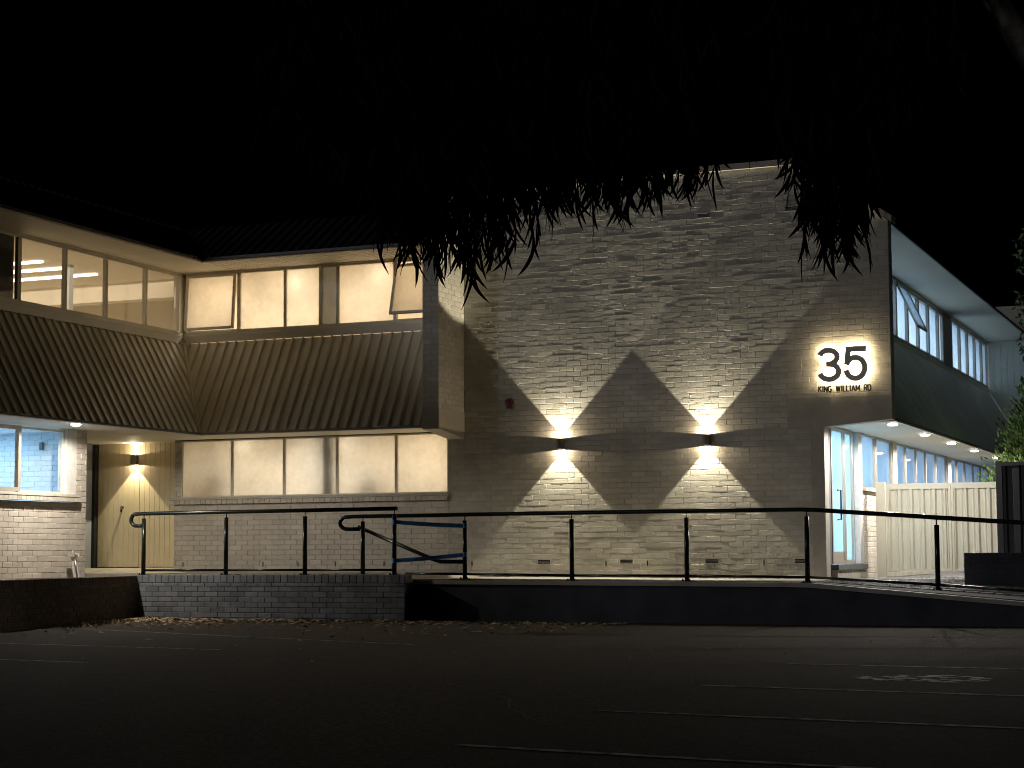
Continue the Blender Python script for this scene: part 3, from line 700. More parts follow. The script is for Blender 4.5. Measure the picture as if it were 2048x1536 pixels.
room(-9.5, -6.56, 27.8, 44.4, 4.0, 6.04, M['wall_cool'], 'e')
room(-9.5, -6.58, 27.8, 44.4, 0.86, 3.08, M['wall_cool'], 'e')
bx('room_head_wall', M['wall_in'], B, -17.97, -17.88, 12.5, 31.0, 6.05, 6.32)
bx('room_sill_wall', M['wall_in'], B, -17.97, -17.88, 12.5, 31.0, 4.1, 4.97)
bx('room_side_wall', M['wall_in'], B, -17.97, -17.86, 27.6, 31.0, 4.97, 6.05)
bx('room_bulkhead', M['wall_in'], B, -25.5, -19.0, 29.2, 29.5, 5.95, 6.30)
bx('room_post', M['wall_cool'], B, -20.0, -19.85, 27.0, 27.12, 4.1, 6.3)
# painted brick inner wall seen through the lower left window
FI = Fr((0, 24.62, 0), (1, 0, 0), (0, -1, 0)); b = MB()
for c in courses(FI, 0.9, 3.1, lambda a, c: [(-22.4, -17.96)]): FI.brick(b, *c, d=0.03, jit=0.002)
stuff(part(b, 'inner_brickwork', M['wall_cool']))
bx('curtain', M['wall_cool'], B, -18.35, -18.32, 20.0, 22.9, 1.0, 3.0)
bx('wall_sensor', M['dark_panel'], B, -18.60, -18.54, 24.57, 24.612, 2.83, 2.95)
# post behind the lower frosted panes
bx('inner_shade_box', M['wall_in'], B, -17.3, -16.9, 27.85, 28.2, 0.9, 2.6)  # added boxes, they shape soft dark areas on the frosted panes
bx('inner_shade_box', M['wall_in'], B, -14.35, -13.95, 27.8, 28.1, 0.9, 2.45)
bx('inner_post', M['fence'], B, -15.02, -14.80, 27.60, 27.75, 0.9, 3.11)
bx('upper_inner_post', M['lintel'], B, -14.98, -14.86, 27.70, 27.8, 4.9, 6.04)

LI = {}
def area(name, loc, size, energy, col, rot=(0, 0, 0), shape='RECTANGLE'):
    d = bpy.data.lights.new(name, 'AREA'); d.shape = shape; d.size = size[0]; d.size_y = size[1]; d.energy = energy; d.color = col
    o = bpy.data.objects.new(name, d); COL.objects.link(o); o.location = loc; o.rotation_euler = rot; return o
def point(name, loc, r, energy, col):
    d = bpy.data.lights.new(name, 'POINT'); d.energy = energy; d.color = col; d.shadow_soft_size = r
    o = bpy.data.objects.new(name, d); COL.objects.link(o); o.location = loc; return o
WARM = (1.0, 0.865, 0.68); COOL = (0.62, 0.82, 1.0)
area('room_light', (-15.2, 29.6, 6.0), (4.2, 2.4), 98, WARM)
point('globe_light', (-15.55, 27.74, 5.80), 0.05, 7, (1, .93, .78)); point('globe_light', (-13.93, 27.74, 5.83), 0.05, 8, (1, .88, .70)); point('globe_light', (-17.0, 28.0, 5.5), 0.1, 5, (1, .80, .58))
area('room_light', (-15.2, 29.6, 3.08), (4.4, 2.4), 102, (1.0, .94, .83))
point('globe_light', (-16.55, 27.72, 3.0), 0.04, 1.6, (1, .92, .78)); point('globe_light', (-14.55, 27.75, 2.97), 0.05, 2.5, (1, .92, .78)); point('globe_light', (-12.98, 28.1, 2.8), 0.12, 5, (1, .84, .62)); point('globe_light', (-15.2, 28.1, 2.7), 0.12, 3, (.8, .92, 1))
for y in (20.6, 22.9, 26.44, 27.22, 28.06):
    b = MB(); x1 = -20.03; b.box(x1-4.6, x1, y-.035, y+.035, 6.262, 6.292); b.build('strip_light', M['tube'], rl)
area('room_light', (-21.5, 26.5, 6.25), (5, 6), 95, WARM)
area('room_light', (-20.0, 22.0, 3.08), (2.6, 4.5), 165, (0.40, 0.72, 1.0))
area('room_light', (-8.0, 36, 6.0), (1.6, 15), 420, (0.68, 0.86, 1.0))
area('room_light', (-7.9, 36.5, 3.02), (1.8, 14), 180, (0.55, 0.76, 1.0))
area('room_light', (-7.4, 29.0, 3.02), (1.0, 1.6), 120, (0.50, 0.84, 1.0))

# ------------------------------------------------------------------ lamps on the walls
def spot(name, loc, d, ang, energy, col, blend=0.05, r=0.012, lin=False):
    l = bpy.data.lights.new(name, 'SPOT'); l.energy = energy; l.color = col; l.spot_size = R(ang); l.spot_blend = blend; l.shadow_soft_size = r
    if lin:      # linear falloff, so the beam fades more gently with distance
        l.use_nodes = True; q = l.node_tree.nodes; em = [n for n in q if n.type == 'EMISSION'][0]
        fo = q.new('ShaderNodeLightFalloff'); fo.inputs['Strength'].default_value = 1.0; l.node_tree.links.new(fo.outputs['Linear'], em.inputs['Strength'])
    o = bpy.data.objects.new(name, l); COL.objects.link(o); o.location = loc; o.rotation_euler = Vector(d).to_track_quat('-Z', 'Y').to_euler(); return o
def sconce(x, y, z, label, e=1.0, col=(1.0, 0.905, 0.65), grp='up and down wall lights'):
    t = thing('wall_lamp', label, 'wall lamp', (x, y, z), grp)
    r_ = 0.05; c = 0.105; h = 0.082
    b = MB(); b.tube([(x, y-c, z-h), (x, y-c, z+h)], r_, 24, caps=False); b.tube([(x, y-c, z+h), (x, y-c, z-h)], r_-.006, 24, caps=False)
    b.build('lamp_shade', M['lamp_body'], t)
    b = MB(); b.box(x-.045, x+.045, y-.025, y-.001, z-.075, z+.075); b.build('back_plate', M['lamp_body'], t)
    b = MB(); b.box(x-.015, x+.015, y-c+r_-.004, y-.025, z-.03, z+.03); b.build('bracket', M['steel'], t)
    for s_ in (-1, 1):
        b = MB(); b.tube([(x, y-c, z+s_*(h-.03)), (x, y-c, z+s_*(h-.027))], r_-.007, 20); b.build('lens', M['glow'], t)
        p = (x, y-c, z+s_*(h+.002))
        spot('sconce_beam', p, (0, 0, s_), 84, 142*e, col, 0.09, 0.012, True)
        spot('sconce_core', p, (0, 0, s_), 83, 15*e, col, 0.12, 0.010)
        spot('sconce_spill', p, (0, 0, s_), 170, 10*e, (1.0, 0.80, 0.52), 0.02, 0.006)
sconce(-10.65, 27.495, 2.862, 'cylindrical up and down wall lamp on gable wall, nearer the red bell')
sconce(-8.232, 27.495, 2.857, 'cylindrical up and down wall lamp on gable wall, nearer the number 35')
sconce(-18.99, 27.895, 2.83, 'small up and down wall lamp beside the yellow board door', 0.5, (1.0, 0.85, 0.54))
def downlight(x, y, z, label, e, col=(1.0, 0.92, 0.82), ang=174):
    t = thing('downlight', label, 'downlight', (x, y, z), 'round soffit downlights')
    b = MB(); b.tube([(x, y, z+.001), (x, y, z-.012)], [0.10, 0.09], 24); b.build('trim_ring', M['white'], t)
    b = MB(); b.tube([(x, y, z-.010), (x, y, z-.034)], [0.08, 0.065], 20); b.build('lens', M['glow_white'], t, True)
    spot('downlight_beam', (x, y, z-.045), (0, 0, -1), ang, e, col, 0.2, 0.04)
for i, (y, l) in enumerate([(28.2, 'downlight at the building corner above the glass door'), (30.93, 'second downlight along the soffit from the building corner'),
                            (33.57, 'third downlight along the soffit, middle of the five'), (36.24, 'fourth downlight along the soffit from the corner'),
                            (39.15, 'farthest downlight of the soffit row, beside the green conifer')]):
    downlight(-5.5, y, 3.073, l, 330)
downlight(-16.93, 23.25, 3.122, 'single downlight under the ribbed skirt at left', 310, (1.0, 0.90, 0.76), 174)

# ------------------------------------------------------------------ house number
def stroke(mb, pts, w, y0, y1):
    """flat stroke in the xz plane, extruded in y"""
    P = [Vector((p[0], 0, p[1])) for p in pts]; a = []; c = []
    for i, p in enumerate(P):
        d = (P[min(i+1, len(P)-1)]-P[max(i-1, 0)]).normalized(); n_ = Vector((-d.z, 0, d.x))
        k = 1.0
        if 0 < i < len(P)-1:
            d1 = (P[i]-P[i-1]).normalized(); k = 1/max(0.5, abs(Vector((-d1.z, 0, d1.x)).dot(n_)))
        a.append(p+n_*w/2*k); c.append(p-n_*w/2*k)
    vs = []
    for p, q in zip(a, c): vs += [(p.x, y0, p.z), (q.x, y0, q.z), (q.x, y1, q.z), (p.x, y1, p.z)]
    fs = []
    for i in range(len(P)-1):
        k = i*4
        for m_ in range(4): fs.append((k+m_, k+(m_+1) % 4, k+4+(m_+1) % 4, k+4+m_))
    e = (len(P)-1)*4; fs += [(3, 2, 1, 0), (e, e+1, e+2, e+3)]
    mb.add(vs, fs)
def arc(cx, cz, rx, rz, a0, a1, n=22): return [(cx+rx*math.cos(R(a0+(a1-a0)*i/n)), cz+rz*math.sin(R(a0+(a1-a0)*i/n))) for i in range(n+1)]
def three(x, z, w, h, sw):
    r1 = (w-sw)/2*0.93; r2 = (w-sw)/2; zc1 = z+h-sw/2-(h/2-sw/2)*0.48; rz1 = (h-sw/2)-(zc1-z); rz = (h-sw)/4
    cx = x+w/2
    top = arc(cx-.01, z+h-sw/2-rz*0.96, r1, rz*0.96, 165, -78)
    bot = arc(cx, z+sw/2+rz*1.04, r2, rz*1.04, 80, -168)
    mid = (cx-w*0.12, z+sw/2+2*rz*1.04)
    return [top, bot, [(mid[0], mid[1]), (cx+0.03, mid[1])]]
def five(x, z, w, h, sw):
    cx = x+w*0.49; rr = (w-sw)/2; rz = h*0.30
    bar = [(x+w*0.11-sw*0.0, z+h-sw/2), (x+w*0.95, z+h-sw/2)]
    stem = [(x+w*0.13+sw*0.45, z+h-.002), (x+w*0.05+sw*0.45, z+h*0.47)]
    bowl = [(x+w*0.05+sw*0.30, z+h*0.475)]+arc(cx, z+sw/2+rz, rr, rz, 132, -168, 30)
    return [bar, stem, bowl]
sg = thing('house_number', 'large dark number 35 glowing behind on the gable wall', 'house number', (-6.08, 27.45, 3.68))
for nm, fn, x in (('digit', three, -6.463), ('digit', five, -6.063)):
    b = MB(); st_ = fn(x, 3.672, 0.37, 0.525, 0.083)
    for i, s_ in enumerate(st_): stroke(b, s_, 0.083, 27.388+i*.0006, 27.415-i*.0006)
    o = b.build(nm, mat('number_metal', (0.80, 0.78, 0.75), 0.5), sg)
    b = MB()
    for i, s_ in enumerate(st_): stroke(b, s_, 0.062, 27.418+i*.0005, 27.424)
    b.build('light_strip', M['halo'], o)
# street name letters
G_ = {'K': [[(0, 0), (0, 1)], [(.62, 1), (.05, .42)], [(.22, .55), (.66, 0)]], 'I': [[(.1, 0), (.1, 1)]], 'N': [[(0, 0), (0, 1)], [(0, 1), (.62, 0)], [(.62, 0), (.62, 1)]],
      'G': [[(.68, .82)]+[(.38+.38*math.cos(R(a)), .5+.5*math.sin(R(a))) for a in range(60, 331, 30)]+[(.72, .45), (.42, .45)]],
      'W': [[(0, 1), (.24, 0)], [(.24, 0), (.48, .95)], [(.48, .95), (.72, 0)], [(.72, 0), (.96, 1)]], 'L': [[(0, 1), (0, 0), (.5, 0)]],
      'A': [[(0, 0), (.36, 1)], [(.36, 1), (.72, 0)], [(.14, .32), (.58, .32)]], 'M': [[(0, 0), (0, 1)], [(0, 1), (.4, .2)], [(.4, .2), (.8, 1)], [(.8, 1), (.8, 0)]],
      'R': [[(0, 0), (0, 1), (.4, 1), (.6, .9), (.62, .74), (.56, .56), (.4, .48), (0, .48)], [(.35, .48), (.64, 0)]],
      'D': [[(0, 0), (0, 1), (.36, 1), (.58, .86), (.68, .5), (.58, .14), (.36, 0), (0, 0)]]}
GW = {'K': .62, 'I': .2, 'N': .62, 'G': .76, 'W': .96, 'L': .5, 'A': .72, 'M': .8, 'R': .62, 'D': .68, ' ': .55}
txt = 'KING WILLIAM RD'; hh = 0.088; gap = 0.26
tw = sum(GW[c] for c in txt)+gap*(len(txt)-1); sc = 0.795/tw
sn = thing('street_name', 'small dark raised letters reading KING WILLIAM RD below the number', 'sign', (-6.06, 27.45, 3.53))
x = -6.458
for c in txt:
    if c in G_:
        b = MB()
        for i, s_ in enumerate(G_[c]): stroke(b, [(x+p[0]*sc, 3.528+p[1]*hh) for p in s_], 0.018, 27.448+i*.0004, 27.468)
        b.build('letter', M['black'], sn)
    x += (GW[c]+gap)*sc

# ------------------------------------------------------------------ handrails
def posts(t, x, y, zb, zt, base=True):
    b = MB(); b.tube([(x, y, zb+.008), (x, y, zt-.09)], 0.034, 12); o = b.build('post', M['rail'], t, True)
    b = MB(); b.tube([(x, y, zt-.092), (x, y, zt-.02)], 0.008, 8); b.build('spigot', M['rail'], o, True)
    if base:
        b = MB(); b.box(x-.07, x+.07, y-.06, y+.06, zb, zb+.008)
        for sx in (-1, 1):
            b.tube([(x+sx*.05, y-.035, zb+.008), (x+sx*.05, y-.035, zb+.03)], 0.011, 6)
        b.build('base_plate', M['rail'], o)
r1 = thing('handrail', 'upper dark metal handrail standing on the grey brick wall', 'handrail', (-14.5, 24.75, 0.82))
P1 = [-16.678, -15.168, -13.777, -12.263]
for x in P1: posts(r1, x, 24.73, 0.812, 1.79)
end = [(-16.93, 1.62)]
loop = [(-16.66, 24.73, 1.585), (-16.80, 24.73, 1.585)]+[(-16.82-0.10*math.sin(R(a)), 24.73, 1.68-0.095*math.cos(R(a))) for a in range(15, 170, 18)]+[(-16.78, 24.73, 1.775), (-16.6, 24.73, 1.777), (-14.5, 24.73, 1.786), (-12.22, 24.73, 1.795)]
b = MB(); b.tube(loop, 0.031, 12); b.build('top_rail', M['rail'], r1, True)
for a, c in zip(P1, P1[1:]):
    b = MB(); b.tube([(a+.026, 24.73, 0.885), (c-.026, 24.73, 0.885)], 0.019, 8); b.build('bottom_rail', M['rail'], r1, True)
r2 = thing('handrail', 'long lower dark metal handrail along the ramp wall', 'handrail', (-8, 25.0, 0.75))
P2 = [(-12.92, 0.80, 1.705), (-11.227, .745, 1.70), (-9.535, .725, 1.70), (-7.805, .72, 1.70), (-6.083, .70, 1.695), (-4.318, 0.60, 1.56), (-2.5, 0.47, 1.425), (-0.7, 0.33, 1.29)]
for x, zb, zt in P2: posts(r2, x, 24.98, zb, zt)
loop = [(-12.98, 24.98, 1.50), (-13.14, 24.98, 1.50)]+[(-13.18-0.13*math.sin(R(a)), 24.98, 1.595-0.095*math.cos(R(a))) for a in range(15, 170, 18)]+[(-13.1, 24.98, 1.69), (-12.92, 24.98, 1.692), (-9.5, 24.98, 1.70), (-6.15, 24.98, 1.70), (-5.9, 24.98, 1.688), (-2.5, 24.98, 1.433), (0, 24.98, 1.24)]
b = MB(); b.tube(loop, 0.031, 12); b.build('top_rail', M['rail'], r2, True)
for (a, z0, _), (c, z1, _) in zip(P2[1:], P2[2:]):
    b = MB(); b.tube([(a+.026, 24.98, z0+.075), (c-.026, 24.98, z1+.075)], 0.019, 8); b.build('bottom_rail', M['rail'], r2, True)
b = MB(); b.tube([(-12.2, 24.98, 0.83), (-11.255, 24.98, 0.82)], 0.019, 8); b.build('bottom_rail', M['rail'], r2, True)
r3 = thing('stair_handrail', 'short sloping dark handrail beside the steps behind the blue tape', 'handrail', (-12.1, 25.0, 0.8))
b = MB(); b.tube([(-13.04, 25.06, 1.535), (-11.76, 25.06, 1.03), (-11.66, 25.06, 1.004), (-11.27, 25.06, 1.0)], 0.031, 12); b.build('top_rail', M['rail'], r3, True)
b = MB(); b.tube([(-12.97, 25.06, 1.49), (-12.93, 25.03, 1.36), (-12.925, 25.0, 1.30)], 0.008, 8); b.build('bracket', M['rail'], r3, True)
b = MB(); b.tube([(-11.285, 25.06, 0.98), (-11.25, 25.03, 0.90), (-11.235, 25.0, 0.84)], 0.008, 8); b.build('bracket', M['rail'], r3, True)
def tape(x0, z0, x1, z1, w, lab):
    b = MB(); n_ = 12; vs = []
    for i in range(n_+1):
        t = i/n_; x = x0+(x1-x0)*t; z = z0+(z1-z0)*t-0.008*math.sin(math.pi*t); y = 24.70+(24.95-24.70)*t
        tw_ = 0.004*math.sin(3*t*math.pi)
        vs += [(x, y-tw_, z), (x, y+tw_, z+w), (x, y+.002+tw_, z+w), (x, y+.002-tw_, z)]
    fs = []
    for i in range(n_):
        for m_ in range(4): fs.append((i*4+m_, i*4+(m_+1) % 4, i*4+4+(m_+1) % 4, i*4+4+m_))
    b.add(vs, fs+[(3, 2, 1, 0), (n_*4, n_*4+1, n_*4+2, n_*4+3)])
    for (px, py, pz) in ((x0, 24.73, z0), (x1, 24.98, z1)):
        b.tube([(px, py, pz-.005), (px, py, pz+w+.005)], 0.037, 14)
    tag(b.build('barrier_tape', M['tape']), lab, 'tape', 'blue tape across the gap in the railing')
tape(-12.263, 1.565, -11.227, 1.50, 0.062, 'upper strip of blue tape tied between two rail posts')
tape(-12.263, 0.99, -11.227, 1.075, 0.060, 'lower strip of blue tape crossing the stair handrail')

# garden tap
tp = thing('garden_tap', 'leaning pale post with a tap by the left wall corner', 'garden tap', (-17.45, 24.2, 0.76))
b = MB(); b.hexa([(-17.58, 24.18, .7), (-17.52, 24.18, .7), (-17.52, 24.24, .7), (-17.58, 24.24, .7), (-17.66, 24.18, 1.10), (-17.60, 24.18, 1.10), (-17.60, 24.24, 1.10), (-17.66, 24.24, 1.10)]); b.build('post', M['white'], tp)
b = MB(); b.box(-17.70, -17.58, 24.15, 24.25, 1.10, 1.17); b.tube([(-17.60, 24.2, 1.14), (-17.52, 24.18, 1.14), (-17.51, 24.18, 1.10)], .014, 8); b.tube([(-17.64, 24.2, 1.17), (-17.64, 24.2, 1.22)], .012, 8); b.build('tap', M['sill'], tp)
b = MB(); b.tube([(-17.50, 24.16, .7), (-17.56, 24.15, 1.08)], .012, 8); b.build('pipe', M['steel'], tp, True)

# ------------------------------------------------------------------ gate and fence
gt = thing('metal_gate', 'tall cream ribbed sheet metal gate between the wall and the fence', 'gate', (-5.2, 30.5, 0.74))
FG = Fr((0, 30.5, 0), (1, 0, 0), (0, -1, 0))
b = MB(); FG.box(b, -6.25, -6.10, 0.7, 2.27, -0.05, 0.03); b.build('gate_post', M['gatem'], gt)
def leafgate(u0, u1):
    b = MB(); FG.box(b, u0, u1, 2.14, 2.235, -0.02, 0.025); FG.box(b, u0, u0+.035, 0.8, 2.14, -0.02, 0.025); FG.box(b, u1-.035, u1, 0.8, 2.14, -0.02, 0.025); FG.box(b, u0+.035, u1-.035, 0.8, 0.84, -0.02, 0.01)
    fr_ = b.build('gate_frame', M['gatem'], gt)
    u = u0+.035
    while u < u1-.06:
        w = min(.186, u1-.035-u); k = w/.186
        pr = [(0, 0.012), (.02*k, 0.012), (.045*k, -.022), (.10*k, -.022), (.125*k, -.008), (.145*k, -.022), (.165*k, .012), (w, .012)]
        b = MB(); vs = []
        for du, h in pr: vs += [FG.p(u+du, h, .84), FG.p(u+du, h, 2.14), FG.p(u+du, h-.004, .84), FG.p(u+du, h-.004, 2.14)]
        fs = []
        for i in range(len(pr)-1):
            a, c = i*4, i*4+4; fs += [(a, c, c+1, a+1), (a+2, a+3, c+3, c+2), (a, a+2, c+2, c), (a+1, c+1, c+3, a+3)]
        b.add(vs, fs); b.build('ribbed_sheet', M['gatem'], gt); u += .186
leafgate(-6.085, -5.03); leafgate(-5.02, -3.6)
fn = thing('sheet_fence', 'tall charcoal ribbed sheet metal fence at the right edge', 'fence', (-2.5, 28.5, 0.6))
FF2 = Fr((0, 28.5, 0), (1, 0, 0), (0, -1, 0))
b = MB(); FF2.box(b, -4.02, -3.93, 0.5, 2.47, -0.06, 0.03); b.build('fence_post', M['fence'], fn)
b = MB(); FF2.box(b, -3.93, 0.5, 2.40, 2.455, -0.02, 0.03); b.build('fence_rail', M['fence'], fn)
u = -3.93
while u < 0.45:
    pr = [(0, .012), (.05, .012), (.075, -.03), (.135, -.03), (.16, .012), (.20, .012)]; b = MB(); vs = []
    for du, h in pr: vs += [FF2.p(u+du, h, .55), FF2.p(u+du, h, 2.40), FF2.p(u+du, h-.004, .55), FF2.p(u+du, h-.004, 2.40)]
    fs = []
    for i in range(len(pr)-1):
        a, c = i*4, i*4+4; fs += [(a, c, c+1, a+1), (a+2, a+3, c+3, c+2), (a, a+2, c+2, c), (a+1, c+1, c+3, a+3)]
    b.add(vs, fs); b.build('fence_sheet', M['fence'], fn); u += .20

# ------------------------------------------------------------------ plants
def leafquad(mb, c, d, n_, L, w):
    d = d.normalized(); s_ = d.cross(n_).normalized()
    a = c; e = c+d*L; m1 = c+d*L*0.45
    mb.add([a, m1+s_*w/2, e, m1-s_*w/2], [(0, 1, 2, 3)])
def rv():
    while True:
        v = Vector((random.uniform(-1, 1), random.uniform(-1, 1), random.uniform(-1, 1)))
        if 0.05 < v.length < 1: return v.normalized()
# conifer behind the fence
cf = thing('conifer', 'bright green clipped conifer rising behind the charcoal fence', 'conifer', (-3.35, 33.0, 0.6))
b = MB(); b.tube([(-3.35, 33.0, 0.5), (-3.35, 33.0, 2.5), (-3.3, 33.0, 4.8)], [0.09, 0.06, 0.02], 8); b.build('trunk', M['bark'], cf)
b = MB()
for k in range(15000):
    t = random.random()**0.8; z = 0.9+4.3*t; rad = 1.85*(1-t)**0.8*(1+0.16*math.sin(z*9+k % 7)+0.10*math.sin((k % 13)*2.1))
    a = random.uniform(0, 2*math.pi); rr = rad*random.uniform(0.78, 1.04)
    c = Vector((-3.35+math.cos(a)*rr, 33.0+math.sin(a)*rr, z+random.uniform(-.08, .08)))
    d = Vector((math.cos(a)*.6, math.sin(a)*.6, 1.0))+rv()*0.6
    leafquad(b, c, d, rv(), random.uniform(.07, .14), random.uniform(.03, .05))
stuff(b.build('crown', M['conifer'], cf))
tr = thing('broadleaf_tree', 'broad leaved tree reaching in above the conifer at right edge', 'tree', (-2.3, 30.5, 0.6))
b = MB(); b.tube([(-2.3, 30.5, 0.4), (-2.25, 30.5, 2.5), (-2.5, 30.3, 4.2), (-2.9, 30.2, 5.3)], [.13, .10, .06, .02], 10); b.tube([(-2.25, 30.5, 2.5), (-1.8, 30.6, 4.5), (-1.6, 30.6, 6.2)], [.09, .06, .02], 8); b.build('trunk', M['bark'], tr, True)
b = MB()
cl = [(-3.35, 30.2, 5.85, .55), (-3.40, 30.1, 4.95, .50), (-3.45, 30.2, 4.40, .40), (-2.2, 30.3, 5.4, .9), (-1.6, 30.6, 6.2, .9), (-1.5, 30.2, 4.8, .8)]
for (cx, cy, cz, rr) in cl:
    for k in range(int(900*rr)):
        p = Vector((cx, cy, cz))+rv()*rr*random.random()**0.4
        leafquad(b, p, Vector((0, 0, -0.6))+rv(), rv(), random.uniform(.09, .16), random.uniform(.03, .05))
stuff(b.build('crown', M['leaf'], tr))

# eucalyptus in front
gum = thing('eucalyptus_tree', 'dark gum tree with drooping sickle leaves hanging across the top', 'tree', (1.3, 10.4, G))
b = MB()
b.tube([(1.3, 10.4, 0.1), (1.0, 10.2, 1.2), (0.35, 9.85, 2.3), (-0.54, 9.38, 3.06), (-1.07, 9.10, 3.52), (-1.24, 9.03, 3.85), (-1.45, 8.95, 4.5), (-1.9, 8.8, 5.2)], [.17, .14, .11, .088, .070, .060, .05, .035], 14)
b.build('trunk', M['bark'], gum, True)
def cy(x): return 9.63+.418*x
limbs = [[(-1.3, 8.98, 4.0), (-2.0, 8.8, 4.15), (-2.8, 8.5, 4.1), (-3.6, 8.2, 3.75), (-4.2, 7.95, 3.35)], [(-1.9, 8.8, 5.2), (-2.6, 8.6, 5.3), (-3.6, 8.3, 4.9), (-4.6, 7.9, 4.3)],
         [(-1.45, 8.95, 4.5), (-1.8, 9.2, 4.3), (-2.2, 9.2, 3.9)], [(-2.0, 8.8, 4.15), (-2.2, 8.4, 3.6), (-2.6, 8.3, 3.4)], [(-2.8, 8.5, 4.1), (-3.2, 8.1, 3.5), (-3.5, 7.95, 3.1)]]
for l in limbs:
    b = MB(); b.tube(l, [.035-.028*i/(len(l)-1) for i in range(len(l))], 8); b.build('limb', M['twig'], gum, True)
prof = [(-4.35, 3.0), (-4.07, 2.80), (-3.90, 2.56), (-3.80, 2.42), (-3.74, 2.30), (-3.66, 2.40), (-3.62, 2.44), (-3.50, 2.50), (-3.38, 2.58), (-3.28, 2.65), (-3.2, 2.68), (-3.1, 2.71), (-3.0, 2.65), (-2.9, 2.68), (-2.8, 2.84), (-2.68, 2.78), (-2.6, 2.85), (-2.52, 2.92), (-2.46, 3.08), (-2.2, 3.12), (-2.16, 2.96), (-2.10, 2.70), (-2.02, 2.48), (-1.96, 2.38), (-1.9, 2.56), (-1.82, 2.70), (-1.74, 2.76), (-1.6, 2.9), (-1.3, 3.2)]
def zb_(x):
    for (a, za), (c, zc) in zip(prof, prof[1:]):
        if a <= x <= c: return za+(zc-za)*(x-a)/(c-a)
    return 3.3
def sickle(L, w, bend, seed):
    rd = random.Random(seed); n_ = 6; vs = []
    for i in range(n_+1):
        t = i/n_; x = bend*(t*t)*L; z = -L*t*(1-0.12*abs(bend)*t); ww = w*math.sin(math.pi*min(1, t*0.96+0.04))**0.75/2+0.0004
        cxx = math.cos(math.atan2(2*bend*t, 1)); sxx = math.sin(math.atan2(2*bend*t, 1))
        vs += [(x-ww*cxx, 0.0, z-ww*sxx), (x, 0.002, z), (x+ww*cxx, 0.0, z+ww*sxx)]
    fs = []
    for i in range(n_): k = i*3; fs += [(k, k+1, k+4, k+3), (k+1, k+2, k+5, k+4)]
    return vs, fs
variants = [sickle(.155, .017, .32, 1), sickle(.175, .016, -.26, 2), sickle(.135, .015, .10, 3), sickle(.185, .019, .42, 4)]
meshes = []
for v, f in variants:
    me = bpy.data.meshes.new('leaf'); me.from_pydata(v, [], f); me.materials.append(M['gum']); meshes.append(me)
leaves = []; tw_ = MB()
rnd = random.Random(5)
for k in range(1500):
    x = rnd.uniform(-4.35, -1.35)
    if -2.47 < x < -2.17 and rnd.random() < 0.9: continue
    y = cy(x)+rnd.uniform(-.45, .45); low = zb_(x)
    z1 = low+0.03+abs(rnd.gauss(0, 0.34)) if k < 1050 else low+rnd.uniform(0.3, 1.1)
    Lt = rnd.uniform(.22, .5); sw = Vector((rnd.uniform(-.25, .25), rnd.uniform(-.25, .25), -1)).normalized()
    top = Vector((x, y, z1+0.11+Lt)); pts = [top+sw*Lt*t+Vector((0, 0, 0.02*math.sin(t*3))) for t in (0, .33, .66, 1)]
    tw_.tube(pts, [.0032, .0026, .002, .0012], 4, caps=False)
    for j in range(rnd.randint(7, 12)):
        t = 1-(j/11)**1.1*0.95; p = top+sw*Lt*max(0, t)
        rot = Euler((rnd.gauss(0, .16), rnd.gauss(0, .17), rnd.uniform(0, 6.28))); s_ = rnd.uniform(.7, 1.15)
        leaves.append((p, rot, s_, rnd.randrange(4), p.z-zb_(p.x)))
leaves.sort(key=lambda q: q[4]+(0.6 if q[0].x < -3.85 else 0))
fol = MB()
for i, (p, rot, s_, vi, _) in enumerate(leaves):
    if i < 300:
        o = link('leaf', meshes[vi], gum, p); o.rotation_euler = rot; o.scale = (s_, s_, s_)
    else:
        Mx = rot.to_matrix(); v, f = variants[vi]
        fol.add([Mx @ Vector(q)*s_+p for q in v], f)
stuff(fol.build('foliage', M['gum'], gum)); stuff(tw_.build('twigs', M['twig'], gum))

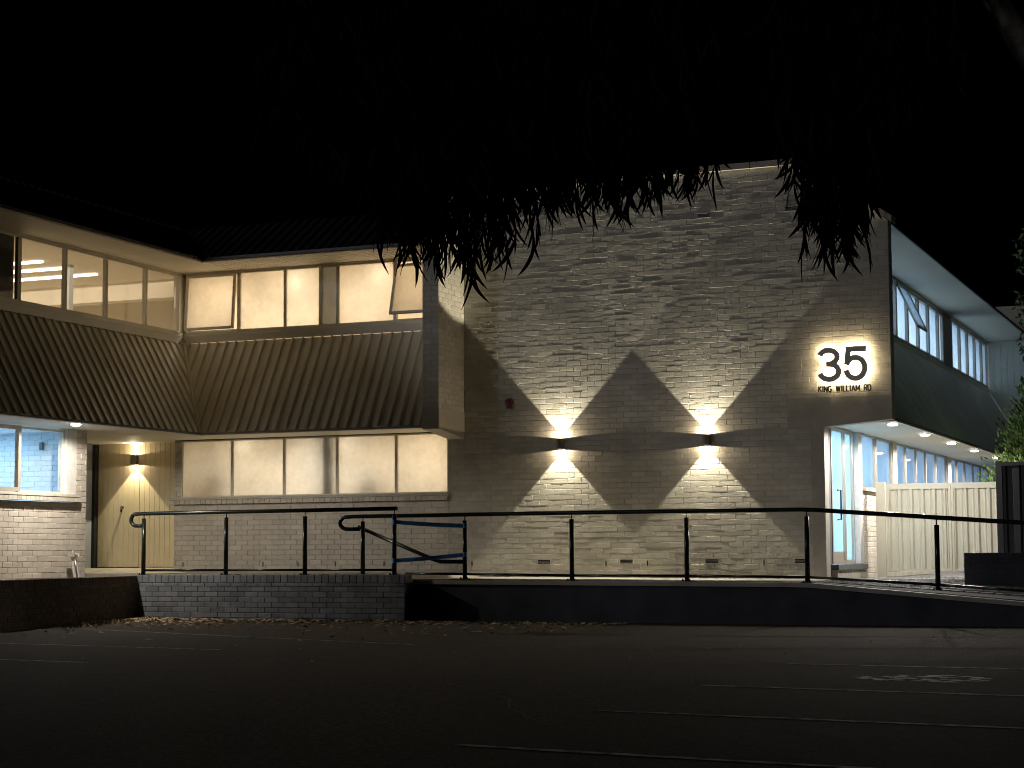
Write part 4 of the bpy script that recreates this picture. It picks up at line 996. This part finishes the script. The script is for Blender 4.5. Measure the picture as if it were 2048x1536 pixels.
# litter and weeds on the asphalt
b = MB(); rl_ = random.Random(11)
for k in range(1700):
    t = rl_.random(); x = -16.4+rl_.random()**2.0*8.0; y = 24.45-abs(rl_.gauss(0, 0.55))-(0 if x > -15.9 else 0)
    e = FG_.p(0, 0, 0); xe = -16.6+(24.6-y)*0.256
    if x < xe+0.05: x = xe+0.05+abs(rl_.gauss(0, .35))
    if rl_.random() < 0.35: y -= abs(rl_.gauss(0, 2.0))
    a = rl_.uniform(0, 6.28); L_ = rl_.uniform(.04, .14); w = L_*rl_.uniform(.2, .55); z = G+.006+rl_.random()*.012
    d = Vector((math.cos(a), math.sin(a), 0)); s_ = Vector((-d.y, d.x, 0)); c = Vector((x, y, z))
    b.add([c-d*L_/2, c+s_*w/2+Vector((0, 0, rl_.uniform(0, .02))), c+d*L_/2+Vector((0, 0, rl_.uniform(0, .03))), c-s_*w/2+Vector((0, 0, rl_.uniform(0, .012)))], [(0, 1, 2, 3)])
for k in range(60):
    x = rl_.uniform(-12, 0); y = rl_.uniform(14, 24.6); a = rl_.uniform(0, 6.28); L_ = rl_.uniform(.03, .08)
    d = Vector((math.cos(a), math.sin(a), 0)); s_ = Vector((-d.y, d.x, 0)); c = Vector((x, y, G+.008)); b.add([c-d*L_/2, c+s_*L_*.15, c+d*L_/2+Vector((0, 0, .015)), c-s_*L_*.15], [(0, 1, 2, 3)])
lt = stuff(b.build('leaf_litter', M['litter'])); tag(lt, 'dry fallen leaves scattered on asphalt along the low walls', 'leaf litter')
b = MB()
for (cx, cyy) in [(-15.75, 22.4), (-15.65, 22.1), (-15.85, 22.8), (-15.95, 23.2), (-15.5, 21.6), (-13.6, 24.45), (-16.2, 24.3), (-15.3, 20.9)]:
    for k in range(70):
        p = Vector((cx+rl_.gauss(0, .09), cyy+rl_.gauss(0, .12), G)); d = Vector((rl_.gauss(0, .5), rl_.gauss(0, .5), 1)); leafquad(b, p, d, rv(), rl_.uniform(.03, .10), .012)
wd = stuff(b.build('weeds', M['weed'])); tag(wd, 'small green weeds growing at the foot of the low walls', 'weeds')
